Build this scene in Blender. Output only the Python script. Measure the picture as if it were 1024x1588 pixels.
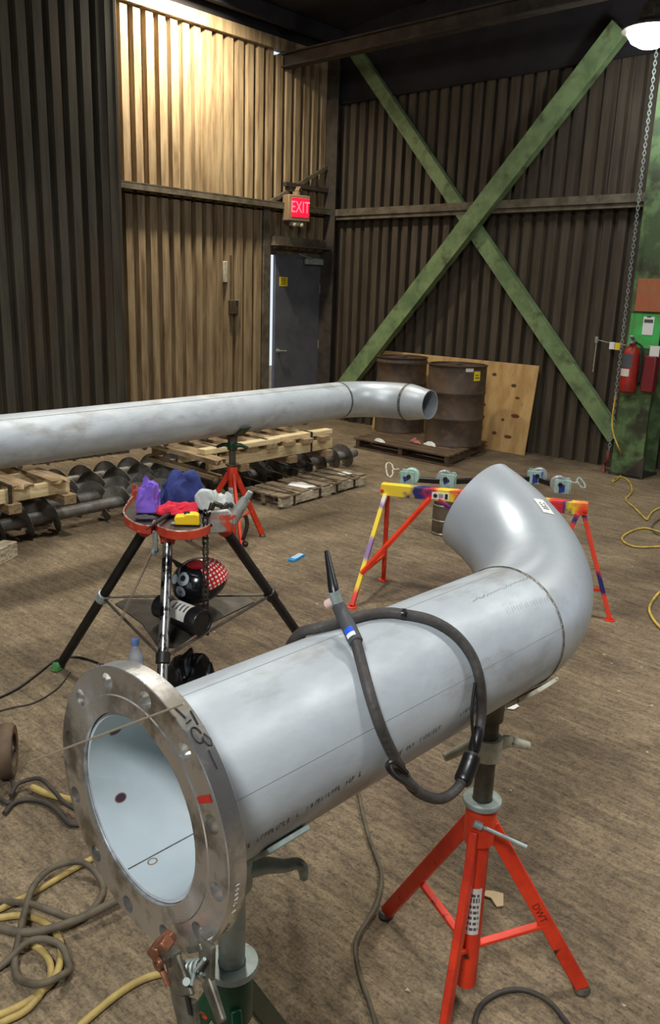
import bpy, bmesh, math, random
from math import sin, cos, pi, radians, sqrt
from mathutils import Vector as V, Matrix, noise
for o in list(bpy.data.objects): bpy.data.objects.remove(o)
random.seed(7)
SC = bpy.context.scene
COL = SC.collection
# ---------------------------------------------------------------- camera
cam_d = bpy.data.cameras.new('camera'); cam = bpy.data.objects.new('camera', cam_d); COL.objects.link(cam)
RIGHT = V((0.72906, 0.68360, 0.03354)); UP = V((-0.20145, 0.16759, 0.96505)); FWD = RIGHT.cross(UP) * -1
cam.matrix_world = Matrix(((RIGHT.x, UP.x, -FWD.x, 0), (RIGHT.y, UP.y, -FWD.y, 0), (RIGHT.z, UP.z, -FWD.z, 1.69), (0, 0, 0, 1)))
cam_d.sensor_fit = 'AUTO'; cam_d.sensor_width = 36; cam_d.lens = 28.791; cam_d.clip_start = .02; cam_d.clip_end = 200
SC.camera = cam
# ---------------------------------------------------------------- world, lights, exposure
W = bpy.data.worlds.new('daylight'); SC.world = W; W.use_nodes = True
bg = W.node_tree.nodes['Background']; bg.inputs[0].default_value = (.80, .88, 1, 1); bg.inputs[1].default_value = 1.15
SC.view_settings.view_transform = 'Standard'; SC.view_settings.look = 'None'; SC.view_settings.gamma = 1
SC.view_settings.use_curve_mapping = False; SC.view_settings.exposure = -0.18
def area(name, loc, target, size, power, color, spread=180, shape='DISK'):
    d = bpy.data.lights.new(name, 'AREA'); d.shape = shape; d.size = size; d.energy = power; d.color = color; d.spread = radians(spread)
    o = bpy.data.objects.new(name, d); COL.objects.link(o); o.location = loc
    o.rotation_euler = (V(target) - V(loc)).to_track_quat('-Z', 'Y').to_euler(); return o
area('high_bay_near', (.5, -2.0, 4.7), (-.6, .6, .6), 1.0, 190, (.96, .98, 1), 150)
area('high_bay_middle', (-3.4, 2.6, 4.7), (-3.4, 2.6, 0), .6, 80, (1, .97, .9), 130)
area('high_bay_right', (.6, 4.4, 4.9), (.6, 4.4, 0), .8, 125, (1, .97, .92), 130)
area('high_bay_far', (-4.4, 5.6, 4.6), (-4.4, 5.6, 0), .5, 34, (1, .96, .88), 120)
area('wall_lamp_left', (-7.1, 5.8, 4.60), (-7.75, 5.65, 3.0), .25, 150, (1, .89, .70), 160)
# ---------------------------------------------------------------- materials
def srgb(r, g, b):
    f = lambda c: ((c / 255 + .055) / 1.055) ** 2.4 if c > 10 else c / 255 / 12.92
    return (f(r), f(g), f(b), 1)
def mat(name, col, rough=.6, metal=0, col2=None, scale=6, stretch=(1, 1, 1), lo=.42, hi=.62, bump=0, bscale=40, emit=None, estr=0, rough2=None, col3=None, scale3=2.5, lo3=.55, hi3=.68, spec=.5, detail=6, trans=0, coat=0):
    m = bpy.data.materials.new(name); m.use_nodes = True; N = m.node_tree.nodes; L = m.node_tree.links
    b = N['Principled BSDF']; b.inputs['Base Color'].default_value = col; b.inputs['Roughness'].default_value = rough
    b.inputs['Metallic'].default_value = metal; b.inputs['Specular IOR Level'].default_value = spec
    b.inputs['Transmission Weight'].default_value = trans; b.inputs['Coat Weight'].default_value = coat
    if emit: b.inputs['Emission Color'].default_value = emit; b.inputs['Emission Strength'].default_value = estr
    tc = N.new('ShaderNodeTexCoord'); mp = N.new('ShaderNodeMapping'); mp.inputs['Scale'].default_value = stretch
    L.new(tc.outputs['Object'], mp.inputs['Vector'])
    out = None
    def layer(base, c2, sc, l, h, seed):
        n = N.new('ShaderNodeTexNoise'); n.inputs['Scale'].default_value = sc; n.inputs['Detail'].default_value = detail; n.inputs['Roughness'].default_value = .62
        ad = N.new('ShaderNodeVectorMath'); ad.operation = 'ADD'; ad.inputs[1].default_value = (seed, seed * 1.7, seed * .6)
        L.new(mp.outputs['Vector'], ad.inputs[0]); L.new(ad.outputs[0], n.inputs['Vector'])
        r = N.new('ShaderNodeMapRange'); r.inputs['From Min'].default_value = l; r.inputs['From Max'].default_value = h; L.new(n.outputs['Fac'], r.inputs['Value'])
        x = N.new('ShaderNodeMix'); x.data_type = 'RGBA'; L.new(r.outputs[0], x.inputs['Factor'])
        if base is None: x.inputs['A'].default_value = col
        else: L.new(base, x.inputs['A'])
        x.inputs['B'].default_value = c2
        return x.outputs['Result'], r.outputs[0]
    if col2:
        out, fac = layer(None, col2, scale, lo, hi, 0)
        if rough2 is not None:
            rr = N.new('ShaderNodeMapRange'); rr.inputs['To Min'].default_value = rough; rr.inputs['To Max'].default_value = rough2
            L.new(fac, rr.inputs['Value']); L.new(rr.outputs[0], b.inputs['Roughness'])
    if col3: out, _ = layer(out, col3, scale3, lo3, hi3, 5.3)
    if out: L.new(out, b.inputs['Base Color'])
    if bump:
        n = N.new('ShaderNodeTexNoise'); n.inputs['Scale'].default_value = bscale; n.inputs['Detail'].default_value = 5; L.new(mp.outputs['Vector'], n.inputs['Vector'])
        bp = N.new('ShaderNodeBump'); bp.inputs['Strength'].default_value = bump; bp.inputs['Distance'].default_value = .01
        L.new(n.outputs['Fac'], bp.inputs['Height']); L.new(bp.outputs[0], b.inputs['Normal'])
    return m
M = {}
M['stainless'] = mat('brushed_stainless', srgb(197, 205, 209), .46, .25, srgb(176, 183, 188), 4.5, (1.6, .7, 1.6), lo=.38, hi=.62, rough2=.6, col3=srgb(128, 116, 98), scale3=5, lo3=.53, hi3=.82, bump=.05, bscale=30)
M['elbow'] = mat('satin_stainless', srgb(194, 200, 204), .38, .45, srgb(172, 180, 185), 4, rough2=.48, col3=srgb(150, 146, 136), scale3=3, lo3=.6, hi3=.8)
M['inner'] = mat('pickled_inner_steel', srgb(205, 216, 218), .5, .15, srgb(190, 203, 207), 3)
M['polished'] = mat('machined_flange_steel', srgb(218, 218, 216), .22, .92, srgb(158, 152, 140), 14, lo=.46, hi=.62, rough2=.44, detail=4)
def turned(m, axis):
    # lathe turned finish: fine circular grooves stretch highlights across them
    N = m.node_tree.nodes; b = N['Principled BSDF']; t = N.new('ShaderNodeTangent'); t.direction_type = 'RADIAL'; t.axis = axis
    b.inputs['Anisotropic'].default_value = .82; m.node_tree.links.new(t.outputs[0], b.inputs['Tangent'])
turned(M['polished'], 'Y')
M['weldbead'] = mat('weld_bead', srgb(150, 145, 135), .35, .8, srgb(90, 80, 65), 40, bump=.5, bscale=120)
M['weldgrey'] = mat('ground_weld_band', srgb(120, 122, 118), .5, .5, srgb(84, 80, 70), 30)
M['orange'] = mat('orange_red_paint', srgb(226, 62, 30), .42, 0, srgb(200, 48, 24), 12, col3=srgb(70, 30, 20), scale3=26, lo3=.64, hi3=.70)
M['greenp'] = mat('dark_green_paint', srgb(14, 62, 38), .35, 0, srgb(10, 44, 28), 14, col3=srgb(200, 50, 26), scale3=9, lo3=.66, hi3=.70)
M['galv'] = mat('galvanised_steel', srgb(168, 180, 174), .5, .35, srgb(140, 150, 142), 20, col3=srgb(90, 84, 70), scale3=14, lo3=.6, hi3=.75)
M['galvdark'] = mat('weathered_post_steel', srgb(98, 92, 80), .5, .4, srgb(70, 64, 54), 16)
M['whitegal'] = mat('worn_pale_casting', srgb(196, 194, 176), .6, .1, srgb(170, 162, 136), 30, col3=srgb(60, 50, 38), scale3=24, lo3=.6, hi3=.68)
M['black'] = mat('black_plastic', srgb(24, 24, 25), .35)
M['blackm'] = mat('black_steel_tube', srgb(38, 36, 34), .45, .3, srgb(24, 22, 21), 20)
M['rubber'] = mat('rubber_hose', srgb(70, 66, 62), .6, 0, srgb(56, 52, 48), 30, bump=.2, bscale=90)
M['rubberdk'] = mat('dark_cable', srgb(52, 47, 41), .65, 0, srgb(66, 58, 48), 20)
M['hosegrey'] = mat('grey_dirty_hose', srgb(98, 88, 70), .7, 0, srgb(74, 66, 52), 14)
M['yellowhose'] = mat('yellow_dirty_hose', srgb(184, 160, 92), .6, 0, srgb(136, 116, 72), 10, lo=.4, hi=.7)
M['yellowcord'] = mat('yellow_cord', srgb(206, 176, 74), .55, 0, srgb(150, 130, 66), 8)
M['wood'] = mat('pale_pine', srgb(226, 208, 164), .75, 0, srgb(204, 180, 132), 5, (9, 1.2, 9), bump=.15, bscale=25, col3=srgb(110, 82, 52), scale3=4, lo3=.62, hi3=.75)
M['woodx'] = mat('rough_crib_board', srgb(178, 154, 120), .8, 0, srgb(140, 114, 82), 5, (1.2, 9, 9), bump=.2, bscale=25)
M['woodgrey'] = mat('weathered_wood', srgb(140, 124, 100), .85, 0, srgb(100, 84, 64), 5, (6, 1, 6), bump=.2, bscale=25)
M['wooddk'] = mat('dirty_pallet_wood', srgb(100, 80, 58), .85, 0, srgb(66, 51, 37), 6, (1, 6, 6), bump=.2, bscale=25)
M['woodwhite'] = mat('bleached_wood', srgb(196, 186, 160), .8, 0, srgb(140, 124, 98), 9, (6, 1, 6))
M['ply'] = mat('plywood', srgb(196, 160, 104), .75, 0, srgb(172, 134, 82), 3, (3, 3, .7), col3=srgb(104, 70, 38), scale3=3.3, lo3=.66, hi3=.72)
M['auger'] = mat('auger_steel', srgb(140, 138, 132), .5, .3, srgb(108, 104, 97), 10, col3=srgb(112, 90, 68), scale3=6, lo3=.55, hi3=.75)
M['band'] = mat('steel_strapping', srgb(74, 66, 54), .5, .5, srgb(50, 44, 36), 30)
M['drum'] = mat('rusty_brown_drum', srgb(88, 72, 57), .6, .1, srgb(64, 52, 42), 4, col3=srgb(100, 78, 56), scale3=9, lo3=.5, hi3=.7)
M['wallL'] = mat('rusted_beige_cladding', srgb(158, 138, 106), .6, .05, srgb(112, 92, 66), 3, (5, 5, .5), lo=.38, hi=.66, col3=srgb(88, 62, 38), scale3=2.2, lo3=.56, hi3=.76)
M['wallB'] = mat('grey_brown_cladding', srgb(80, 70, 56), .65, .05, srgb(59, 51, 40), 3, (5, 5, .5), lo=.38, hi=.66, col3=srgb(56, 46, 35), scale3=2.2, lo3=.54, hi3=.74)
M['wallF'] = mat('dark_front_cladding', srgb(80, 74, 60), .6, .05, srgb(58, 53, 42), 3, (5, 5, .4), col3=srgb(78, 58, 38), scale3=1.4, lo3=.5, hi3=.72)  # front panel, darker than the rest of the left wall
M['steeldk'] = mat('sooty_structural_steel', srgb(70, 62, 54), .7, .1, srgb(48, 42, 37), 5)
M['steelmid'] = mat('dusty_structural_steel', srgb(108, 100, 84), .65, .1, srgb(78, 70, 56), 7)
M['roof'] = mat('dark_roof_and_shade', srgb(36, 32, 34), .85, 0, srgb(26, 23, 25), 3)  # near-black roof colour, also the painted shade on the upper back wall
M['bracegreen'] = mat('green_brace_paint', srgb(124, 146, 100), .55, 0, srgb(96, 118, 78), 4, col3=srgb(66, 64, 46), scale3=6, lo3=.55, hi3=.75)
M['colgreen'] = mat('green_column_paint', srgb(96, 122, 76), .6, 0, srgb(70, 88, 56), 5, lo=.44, hi=.54, col3=srgb(54, 56, 40), scale3=4, lo3=.52, hi3=.66)
M['colgreenb'] = mat('bright_green_patch', srgb(70, 190, 94), .5, 0, srgb(86, 160, 84), 9)
M['rustorange'] = mat('orange_board', srgb(172, 92, 58), .7, 0, srgb(156, 112, 74), 9, (8, 8, 1))
M['door'] = mat('grey_steel_door', srgb(96, 97, 104), .5, .1, srgb(84, 84, 90), 3)
M['white'] = mat('white_paper', srgb(232, 232, 226), .7)
M['label'] = mat('white_label', srgb(214, 212, 202), .6)
M['ink'] = mat('black_ink', srgb(22, 21, 24), .6)
M['greyink'] = mat('faded_stencil_ink', srgb(78, 80, 84), .6)
M['yellow'] = mat('yellow_plastic', srgb(246, 206, 30), .42)
M['yellowlab'] = mat('yellow_label', srgb(230, 205, 40), .5)
M['red'] = mat('red_paint', srgb(168, 40, 30), .45, 0, srgb(130, 34, 26), 8)
M['redcloth'] = mat('red_cloth', srgb(214, 40, 62), .9, bump=.3, bscale=60)
M['bluecloth'] = mat('navy_blue_cloth', srgb(50, 62, 122), .9, 0, srgb(38, 46, 98), 12, bump=.3, bscale=60)
M['purple'] = mat('purple_cloth', srgb(132, 98, 206), .9, bump=.3, bscale=60)
M['greycloth'] = mat('pale_grey_cloth', srgb(200, 206, 200), .9, 0, srgb(178, 186, 180), 14, bump=.3, bscale=60)
M['darkcloth'] = mat('dark_grey_glove', srgb(66, 64, 66), .9, bump=.3, bscale=60)
M['visewhite'] = mat('scuffed_vise_casting', srgb(176, 176, 168), .45, .3, srgb(140, 136, 126), 14, col3=srgb(206, 78, 52), scale3=12, lo3=.56, hi3=.62)
M['rim'] = mat('scuffed_red_tray_rim', srgb(206, 70, 42), .5, .1, srgb(180, 56, 34), 10, col3=srgb(184, 170, 156), scale3=20, lo3=.60, hi3=.68)
M['traytop'] = mat('worn_tray_top', srgb(84, 80, 74), .5, .4, srgb(60, 56, 50), 12)
M['chrome'] = mat('scratched_chrome_tube', srgb(176, 174, 170), .28, .9, srgb(40, 38, 36), 24, (1, 1, .35), lo=.48, hi=.56)
M['chain'] = mat('oily_chain', srgb(82, 76, 68), .4, .7, srgb(50, 44, 38), 30)
M['helmet'] = mat('glossy_black_shell', srgb(20, 21, 24), .18, coat=.3)
M['bagblack'] = mat('black_vinyl', srgb(16, 16, 17), .3)
M['mint'] = mat('mint_bracket_paint', srgb(166, 196, 186), .45, .2, srgb(140, 172, 166), 18, col3=srgb(36, 62, 150), scale3=13, lo3=.60, hi3=.66)
M['bluep'] = mat('blue_overspray', srgb(34, 46, 130), .5)
M['roller'] = mat('steel_roller', srgb(190, 196, 196), .35, .6, srgb(150, 156, 156), 9)
M['rollerm'] = mat('pale_green_roller', srgb(172, 206, 194), .4, .3)
M['wire'] = mat('bare_wire', srgb(200, 186, 164), .4, .7)
M['copper'] = mat('copper_jaw', srgb(176, 116, 88), .4, .7, srgb(130, 90, 66), 16)
M['clamp'] = mat('grimy_clamp_steel', srgb(128, 124, 110), .45, .6, srgb(80, 74, 62), 14)
M['brown'] = mat('brown_rubber_tyre', srgb(104, 84, 62), .7, 0, srgb(80, 64, 48), 10)
M['bluecap'] = mat('blue_bottle_cap', srgb(106, 146, 216), .4)
M['clear'] = mat('clear_bottle_plastic', (.86, .91, .97, 1), .12, trans=.62)
M['bluepack'] = mat('light_blue_pack', srgb(50, 150, 214), .45)
M['greenrag'] = mat('green_rag', srgb(74, 128, 70), .9, bump=.3, bscale=80)
M['tan'] = mat('tan_cardboard', srgb(188, 166, 128), .85)
M['tin'] = mat('dull_tin_pail', srgb(112, 100, 84), .5, .4, srgb(84, 74, 60), 8)
M['tinrim'] = mat('bright_tin_rim', srgb(200, 196, 184), .3, .8)
M['exitbox'] = mat('dusty_exit_housing', srgb(140, 118, 90), .6)
M['exitred'] = mat('lit_red_exit_panel', srgb(200, 0, 30), .5, emit=(1, .005, .035, 1), estr=1.5)
M['exitlet'] = mat('lit_exit_letters', srgb(255, 90, 110), .5, emit=(1, .10, .14, 1), estr=2.2)
M['lampface'] = mat('lit_lamp_face', (1, 1, 1, 1), .5, emit=(.93, .98, 1, 1), estr=18)
M['heat'] = mat('purple_heat_spot', srgb(70, 48, 62), .5)
M['heatr'] = mat('brown_heat_ring', srgb(134, 112, 92), .5)
M['bluelab'] = mat('blue_label', srgb(40, 92, 214), .5)  # plain blue of the torch label, no emission
M['silver'] = mat('silver_sticker', srgb(190, 206, 216), .35, .3)
M['eye'] = mat('pale_hinge_metal', srgb(170, 170, 165), .4, .5)  # pale grey metal of the door hinges
def floor_mat():
    m = mat('dusty_broomed_concrete', srgb(136, 119, 93), .85, 0, srgb(107, 92, 70), 1.3, lo=.38, hi=.64, col3=srgb(80, 64, 48), scale3=.8, lo3=.50, hi3=.68, detail=9)
    N = m.node_tree.nodes; L = m.node_tree.links; b = N['Principled BSDF']
    tc = N.new('ShaderNodeTexCoord')
    def stretched(rot, sc, scale, det=8):
        mp = N.new('ShaderNodeMapping'); mp.inputs['Rotation'].default_value = (0, 0, rot); mp.inputs['Scale'].default_value = sc
        L.new(tc.outputs['Object'], mp.inputs['Vector'])
        n = N.new('ShaderNodeTexNoise'); n.inputs['Scale'].default_value = scale; n.inputs['Detail'].default_value = det; n.inputs['Roughness'].default_value = .7
        L.new(mp.outputs['Vector'], n.inputs['Vector']); return n.outputs['Fac']
    s1 = stretched(radians(-6), (3.0, 30, 1), 1.5); s2 = stretched(radians(20), (2.0, 7, 1), 2.2); s3 = stretched(0, (1, 1, 1), 38, 3)
    src = b.inputs['Base Color'].links[0].from_socket
    def mul(a, fac, lo, hi, dark):
        r = N.new('ShaderNodeMapRange'); r.inputs['From Min'].default_value = lo; r.inputs['From Max'].default_value = hi
        r.inputs['To Min'].default_value = dark; r.inputs['To Max'].default_value = 1.12; L.new(fac, r.inputs['Value'])
        x = N.new('ShaderNodeVectorMath'); x.operation = 'SCALE'; L.new(a, x.inputs[0]); L.new(r.outputs[0], x.inputs['Scale']); return x.outputs[0]
    s4 = stretched(radians(12), (9, 30, 1), 3.0, 4)
    s5 = stretched(0, (1, 1, 1), 110, 4); o = mul(src, s1, .36, .62, .66); o = mul(o, s2, .36, .62, .72); o = mul(o, s3, .34, .52, .68); o = mul(o, s4, .33, .46, .62); o = mul(o, s5, .36, .54, .66)
    L.new(o, b.inputs['Base Color'])
    ad = N.new('ShaderNodeMath'); ad.operation = 'ADD'; L.new(s1, ad.inputs[0]); L.new(s3, ad.inputs[1])
    bp = N.new('ShaderNodeBump'); bp.inputs['Strength'].default_value = .55; bp.inputs['Distance'].default_value = .012
    L.new(ad.outputs[0], bp.inputs['Height']); L.new(bp.outputs[0], b.inputs['Normal'])
    return m
M['floor'] = floor_mat()
def dot_mat():
    m = mat('red_polka_dot_cloth', srgb(196, 26, 34), .9); N = m.node_tree.nodes; L = m.node_tree.links; b = N['Principled BSDF']
    uv = N.new('ShaderNodeTexCoord'); mp = N.new('ShaderNodeVectorMath'); mp.operation = 'SCALE'; mp.inputs['Scale'].default_value = 1
    L.new(uv.outputs['UV'], mp.inputs[0]); fr = N.new('ShaderNodeVectorMath'); fr.operation = 'FRACTION'; L.new(mp.outputs[0], fr.inputs[0])
    ds = N.new('ShaderNodeVectorMath'); ds.operation = 'DISTANCE'; ds.inputs[1].default_value = (.5, .5, 0); L.new(fr.outputs[0], ds.inputs[0])
    lt = N.new('ShaderNodeMath'); lt.operation = 'LESS_THAN'; lt.inputs[1].default_value = .30; L.new(ds.outputs['Value'], lt.inputs[0])
    x = N.new('ShaderNodeMix'); x.data_type = 'RGBA'; x.inputs['A'].default_value = srgb(196, 26, 34); x.inputs['B'].default_value = srgb(240, 224, 214)
    L.new(lt.outputs[0], x.inputs['Factor']); L.new(x.outputs['Result'], b.inputs['Base Color']); return m
M['dots'] = dot_mat()
def paint_bands(name, stops, axis, lo, hi):
    # spray-painted colour bands along one object axis
    m = mat(name, (1, 1, 1, 1), .45); N = m.node_tree.nodes; L = m.node_tree.links; b = N['Principled BSDF']
    tc = N.new('ShaderNodeTexCoord'); n = N.new('ShaderNodeTexNoise'); n.inputs['Scale'].default_value = 14; L.new(tc.outputs['Object'], n.inputs['Vector'])
    sp = N.new('ShaderNodeSeparateXYZ'); L.new(tc.outputs['Object'], sp.inputs[0])
    r = N.new('ShaderNodeMapRange'); r.inputs['From Min'].default_value = lo; r.inputs['From Max'].default_value = hi; L.new(sp.outputs[axis], r.inputs['Value'])
    ma = N.new('ShaderNodeMath'); ma.operation = 'MULTIPLY_ADD'; ma.inputs[1].default_value = .16; ma.inputs[2].default_value = -.08; L.new(n.outputs['Fac'], ma.inputs[0])
    ad = N.new('ShaderNodeMath'); ad.operation = 'ADD'; L.new(r.outputs[0], ad.inputs[0]); L.new(ma.outputs[0], ad.inputs[1])
    cr = N.new('ShaderNodeValToRGB'); cr.color_ramp.interpolation = 'LINEAR'; e = cr.color_ramp.elements
    while len(e) < len(stops): e.new(.5)
    for i, (p, c) in enumerate(stops): e[i].position = p; e[i].color = c
    L.new(ad.outputs[0], cr.inputs[0]); L.new(cr.outputs[0], b.inputs['Base Color']); return m
# ---------------------------------------------------------------- mesh helpers
def basis(d, up=(0, 0, 1)):
    d = V(d).normalized(); u = V(up)
    if abs(d.dot(u.normalized())) > .98: u = V((1, 0, 0))
    s = d.cross(u).normalized(); t = s.cross(d).normalized(); return s, t, d
class MB:
    def __init__(s): s.v = []; s.f = []; s.m = []; s.k = 0; s.uv = None
    def add(s, vs, fs):
        n = len(s.v); s.v += [tuple(p) for p in vs]; s.f += [tuple(i + n for i in f) for f in fs]; s.m += [s.k] * len(fs); return s
    def box(s, c, size, rz=0):
        x, y, z = (q / 2 for q in size); c = V(c); R = Matrix.Rotation(rz, 3, 'Z')
        vs = [c + R @ V((a * x, b * y, d * z)) for d in (-1, 1) for a, b in ((-1, -1), (1, -1), (1, 1), (-1, 1))]
        return s.add(vs, [(3, 2, 1, 0), (4, 5, 6, 7), (0, 1, 5, 4), (1, 2, 6, 5), (2, 3, 7, 6), (3, 0, 4, 7)])
    def bar(s, p0, p1, w, h, up=(0, 0, 1), w1=None, h1=None):
        p0, p1 = V(p0), V(p1); a, b, d = basis(p1 - p0, up); vs = []
        for p, ww, hh in ((p0, w, h), (p1, w1 or w, h1 or h)):
            for i, j in ((-1, -1), (1, -1), (1, 1), (-1, 1)): vs.append(p + a * (i * ww / 2) + b * (j * hh / 2))
        return s.add(vs, [(3, 2, 1, 0), (4, 5, 6, 7), (0, 1, 5, 4), (1, 2, 6, 5), (2, 3, 7, 6), (3, 0, 4, 7)])
    def tube(s, pts, r, n=12, closed=False, caps=True):
        pts = [V(p) for p in pts]; m = len(pts); rs = r if isinstance(r, (list, tuple)) else [r] * m
        base = len(s.v); prev = None; vs = []; fs = []
        for i, p in enumerate(pts):
            if closed: d = pts[(i + 1) % m] - pts[i - 1]
            else: d = pts[min(i + 1, m - 1)] - pts[max(i - 1, 0)]
            if d.length < 1e-9: d = V((0, 0, 1))
            d.normalize()
            if prev is None: a = basis(d)[0]
            else:
                a = prev - d * prev.dot(d)
                a = a.normalized() if a.length > 1e-6 else basis(d)[0]
            prev = a; b = d.cross(a)
            for k in range(n): t = 2 * pi * k / n; vs.append(p + (a * cos(t) + b * sin(t)) * rs[i])
        for i in range(m if closed else m - 1):
            j = (i + 1) % m
            for k in range(n): fs.append((i * n + k, i * n + (k + 1) % n, j * n + (k + 1) % n, j * n + k))
        if caps and not closed: fs += [tuple(range(n - 1, -1, -1)), tuple(range((m - 1) * n, m * n))]
        return s.add(vs, fs)
    def lathe(s, prof, o, axis=(0, 0, 1), n=32, closed=False):
        o = V(o); a, b, d = basis(axis); vs = []; fs = []; m = len(prof)
        for r, z in prof:
            for k in range(n): t = 2 * pi * k / n; vs.append(o + d * z + (a * cos(t) + b * sin(t)) * r)
        for i in range(m if closed else m - 1):
            j = (i + 1) % m
            for k in range(n): fs.append((i * n + k, i * n + (k + 1) % n, j * n + (k + 1) % n, j * n + k))
        if not closed:
            if prof[0][0] > 1e-6: fs.append(tuple(range(n - 1, -1, -1)))
            if prof[-1][0] > 1e-6: fs.append(tuple(range((m - 1) * n, m * n)))
        return s.add(vs, fs)
    def ring(s, prof, o, axis, n=48): return s.lathe(prof, o, axis, n, True)
    def prism(s, poly, o, u, w, depth):
        o, u, w = V(o), V(u), V(w); nrm = V(depth); n = len(poly)
        vs = [o + u * x + w * y for x, y in poly] + [o + u * x + w * y + nrm for x, y in poly]
        return s.add(vs, [tuple(range(n - 1, -1, -1)), tuple(range(n, 2 * n))] + [(i, (i + 1) % n, (i + 1) % n + n, i + n) for i in range(n)])
    def ell(s, c, r, n=16, m=10, rot=None, f=None):
        c = V(c); vs = []; fs = []; R = rot or Matrix.Identity(3)
        for i in range(m + 1):
            ph = pi * i / m
            for k in range(n):
                t = 2 * pi * k / n; p = V((r[0] * sin(ph) * cos(t), r[1] * sin(ph) * sin(t), r[2] * cos(ph)))
                if f: p = f(p)
                vs.append(c + R @ p)
        for i in range(m):
            for k in range(n): fs.append((i * n + k, (i + 1) * n + k, (i + 1) * n + (k + 1) % n, i * n + (k + 1) % n))
        return s.add(vs, fs)
    def build(s, name, mats, parent=None, smooth=40, bevel=0, origin=None):
        if not isinstance(mats, (list, tuple)): mats = [mats]
        par = parent.matrix_world if parent else None
        me = bpy.data.meshes.new(name)
        off = V(parent['_o']) if parent is not None and '_o' in parent else V((0, 0, 0))
        if origin is not None: off = V(origin)
        me.from_pydata([tuple(V(p) - off) for p in s.v], [], s.f)
        for m in mats: me.materials.append(m)
        if len(mats) > 1: me.polygons.foreach_set('material_index', s.m)
        bm = bmesh.new(); bm.from_mesh(me); bmesh.ops.remove_doubles(bm, verts=bm.verts, dist=1e-6); bmesh.ops.recalc_face_normals(bm, faces=bm.faces); bm.to_mesh(me); bm.free()
        if smooth:
            me.polygons.foreach_set('use_smooth', [True] * len(me.polygons)); me.set_sharp_from_angle(angle=radians(smooth))
        o = bpy.data.objects.new(name, me); COL.objects.link(o)
        if parent is not None: o.parent = parent
        elif origin is not None: o.location = off
        o['_o'] = tuple(off)
        if bevel:
            bv = o.modifiers.new('bevel', 'BEVEL'); bv.width = bevel; bv.segments = 2; bv.limit_method = 'ANGLE'; bv.angle_limit = radians(35)
        return o
def tag(o, label=None, cat=None, group=None, kind=None):
    for k, v in (('label', label), ('category', cat), ('group', group), ('kind', kind)):
        if v: o[k] = v
    return o
def thing(name, label, cat, loc, group=None):
    o = bpy.data.objects.new(name, None); COL.objects.link(o); o.location = loc; o['_o'] = tuple(loc); o.empty_display_size = .1
    return tag(o, label, cat, group)
def setting(name, loc=(0, 0, 0)):
    o = bpy.data.objects.new(name, None); COL.objects.link(o); o.location = loc; o['_o'] = tuple(loc); o['kind'] = 'structure'; return o
def spline(pts, k=6, closed=False):
    P = [V(p) for p in pts]; n = len(P); out = []
    for i in range(n if closed else n - 1):
        g = (lambda j: P[j % n]) if closed else (lambda j: P[max(0, min(n - 1, j))])
        a, b, c, d = g(i - 1), g(i), g(i + 1), g(i + 2)
        for j in range(k):
            t = j / k; out.append(.5 * ((2 * b) + (c - a) * t + (2 * a - 5 * b + 4 * c - d) * t * t + (3 * b - a - 3 * c + d) * t ** 3))
    if not closed: out.append(P[-1])
    return out
def text_geo(txt, size, depth=.0005):
    cu = bpy.data.curves.new('t', 'FONT'); cu.body = txt; cu.size = size; cu.extrude = depth; cu.align_x = 'CENTER'; cu.align_y = 'CENTER'; cu.resolution_u = 2
    ob = bpy.data.objects.new('t', cu); COL.objects.link(ob); dg = bpy.context.evaluated_depsgraph_get(); me = ob.evaluated_get(dg).to_mesh()
    vs = [v.co.copy() for v in me.vertices]; fs = [tuple(p.vertices) for p in me.polygons]
    ob.evaluated_get(dg).to_mesh_clear(); bpy.data.objects.remove(ob); bpy.data.curves.remove(cu); return vs, fs
def text_on(mb, txt, size, o, u, w, depth=.0006):
    o, u, w = V(o), V(u).normalized(), V(w).normalized(); nn = u.cross(w); vs, fs = text_geo(txt, size, depth)
    return mb.add([o + u * p.x + w * p.y + nn * p.z for p in vs], fs)
def cut(o, cutters):
    # boolean difference, evaluated at once; the cutter is removed
    c = cutters.build('cut', M['polished'], None, 0)
    mo = o.modifiers.new('b', 'BOOLEAN'); mo.operation = 'DIFFERENCE'; mo.solver = 'EXACT'; mo.object = c
    bpy.context.view_layer.update(); dg = bpy.context.evaluated_depsgraph_get()
    me = bpy.data.meshes.new_from_object(o.evaluated_get(dg)); o.modifiers.clear(); old = o.data; o.data = me; bpy.data.meshes.remove(old)
    cm = c.data; bpy.data.objects.remove(c); bpy.data.meshes.remove(cm)
    me.polygons.foreach_set('use_smooth', [True] * len(me.polygons)); me.set_sharp_from_angle(angle=radians(35))
def copy_tree(o, parent=None):
    c = o.copy(); COL.objects.link(c)
    if parent: c.parent = parent
    for ch in list(o.children): copy_tree(ch, c)
    return c
# ================================================================ SETTING
XL, XF, YB = -7.8, -7.25, 8.3
fl = MB(); fl.box((-1, 2, -.05), (26, 26, .1)); tag(fl.build('floor', M['floor'], None, 0), kind='structure')
def sheet(parent, p0, u, nrm, ribs, z0, z1, m, pitch=.152, dep=.058):
    u, nrm = V(u), V(nrm); prof = []
    for i in range(ribs):
        b = i * pitch
        prof += [(b, 0), (b + .044, 0), (b + .056, dep), (b + .138, dep), (b + .150, 0)]
    prof.append((ribs * pitch, 0)); mb = MB(); p0 = V(p0); vs = []; t = .002
    for z in (z0, z1):
        for x, d in prof: vs.append(p0 + u * x + nrm * d + V((0, 0, z)))
    n = len(prof); mb.add(vs, [(i, i + 1, n + i + 1, n + i) for i in range(n - 1)])
    o = mb.build('cladding_sheet', m, parent, 0)
    so = o.modifiers.new('gauge', 'SOLIDIFY'); so.thickness = .002; so.offset = -1
    return o
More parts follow.
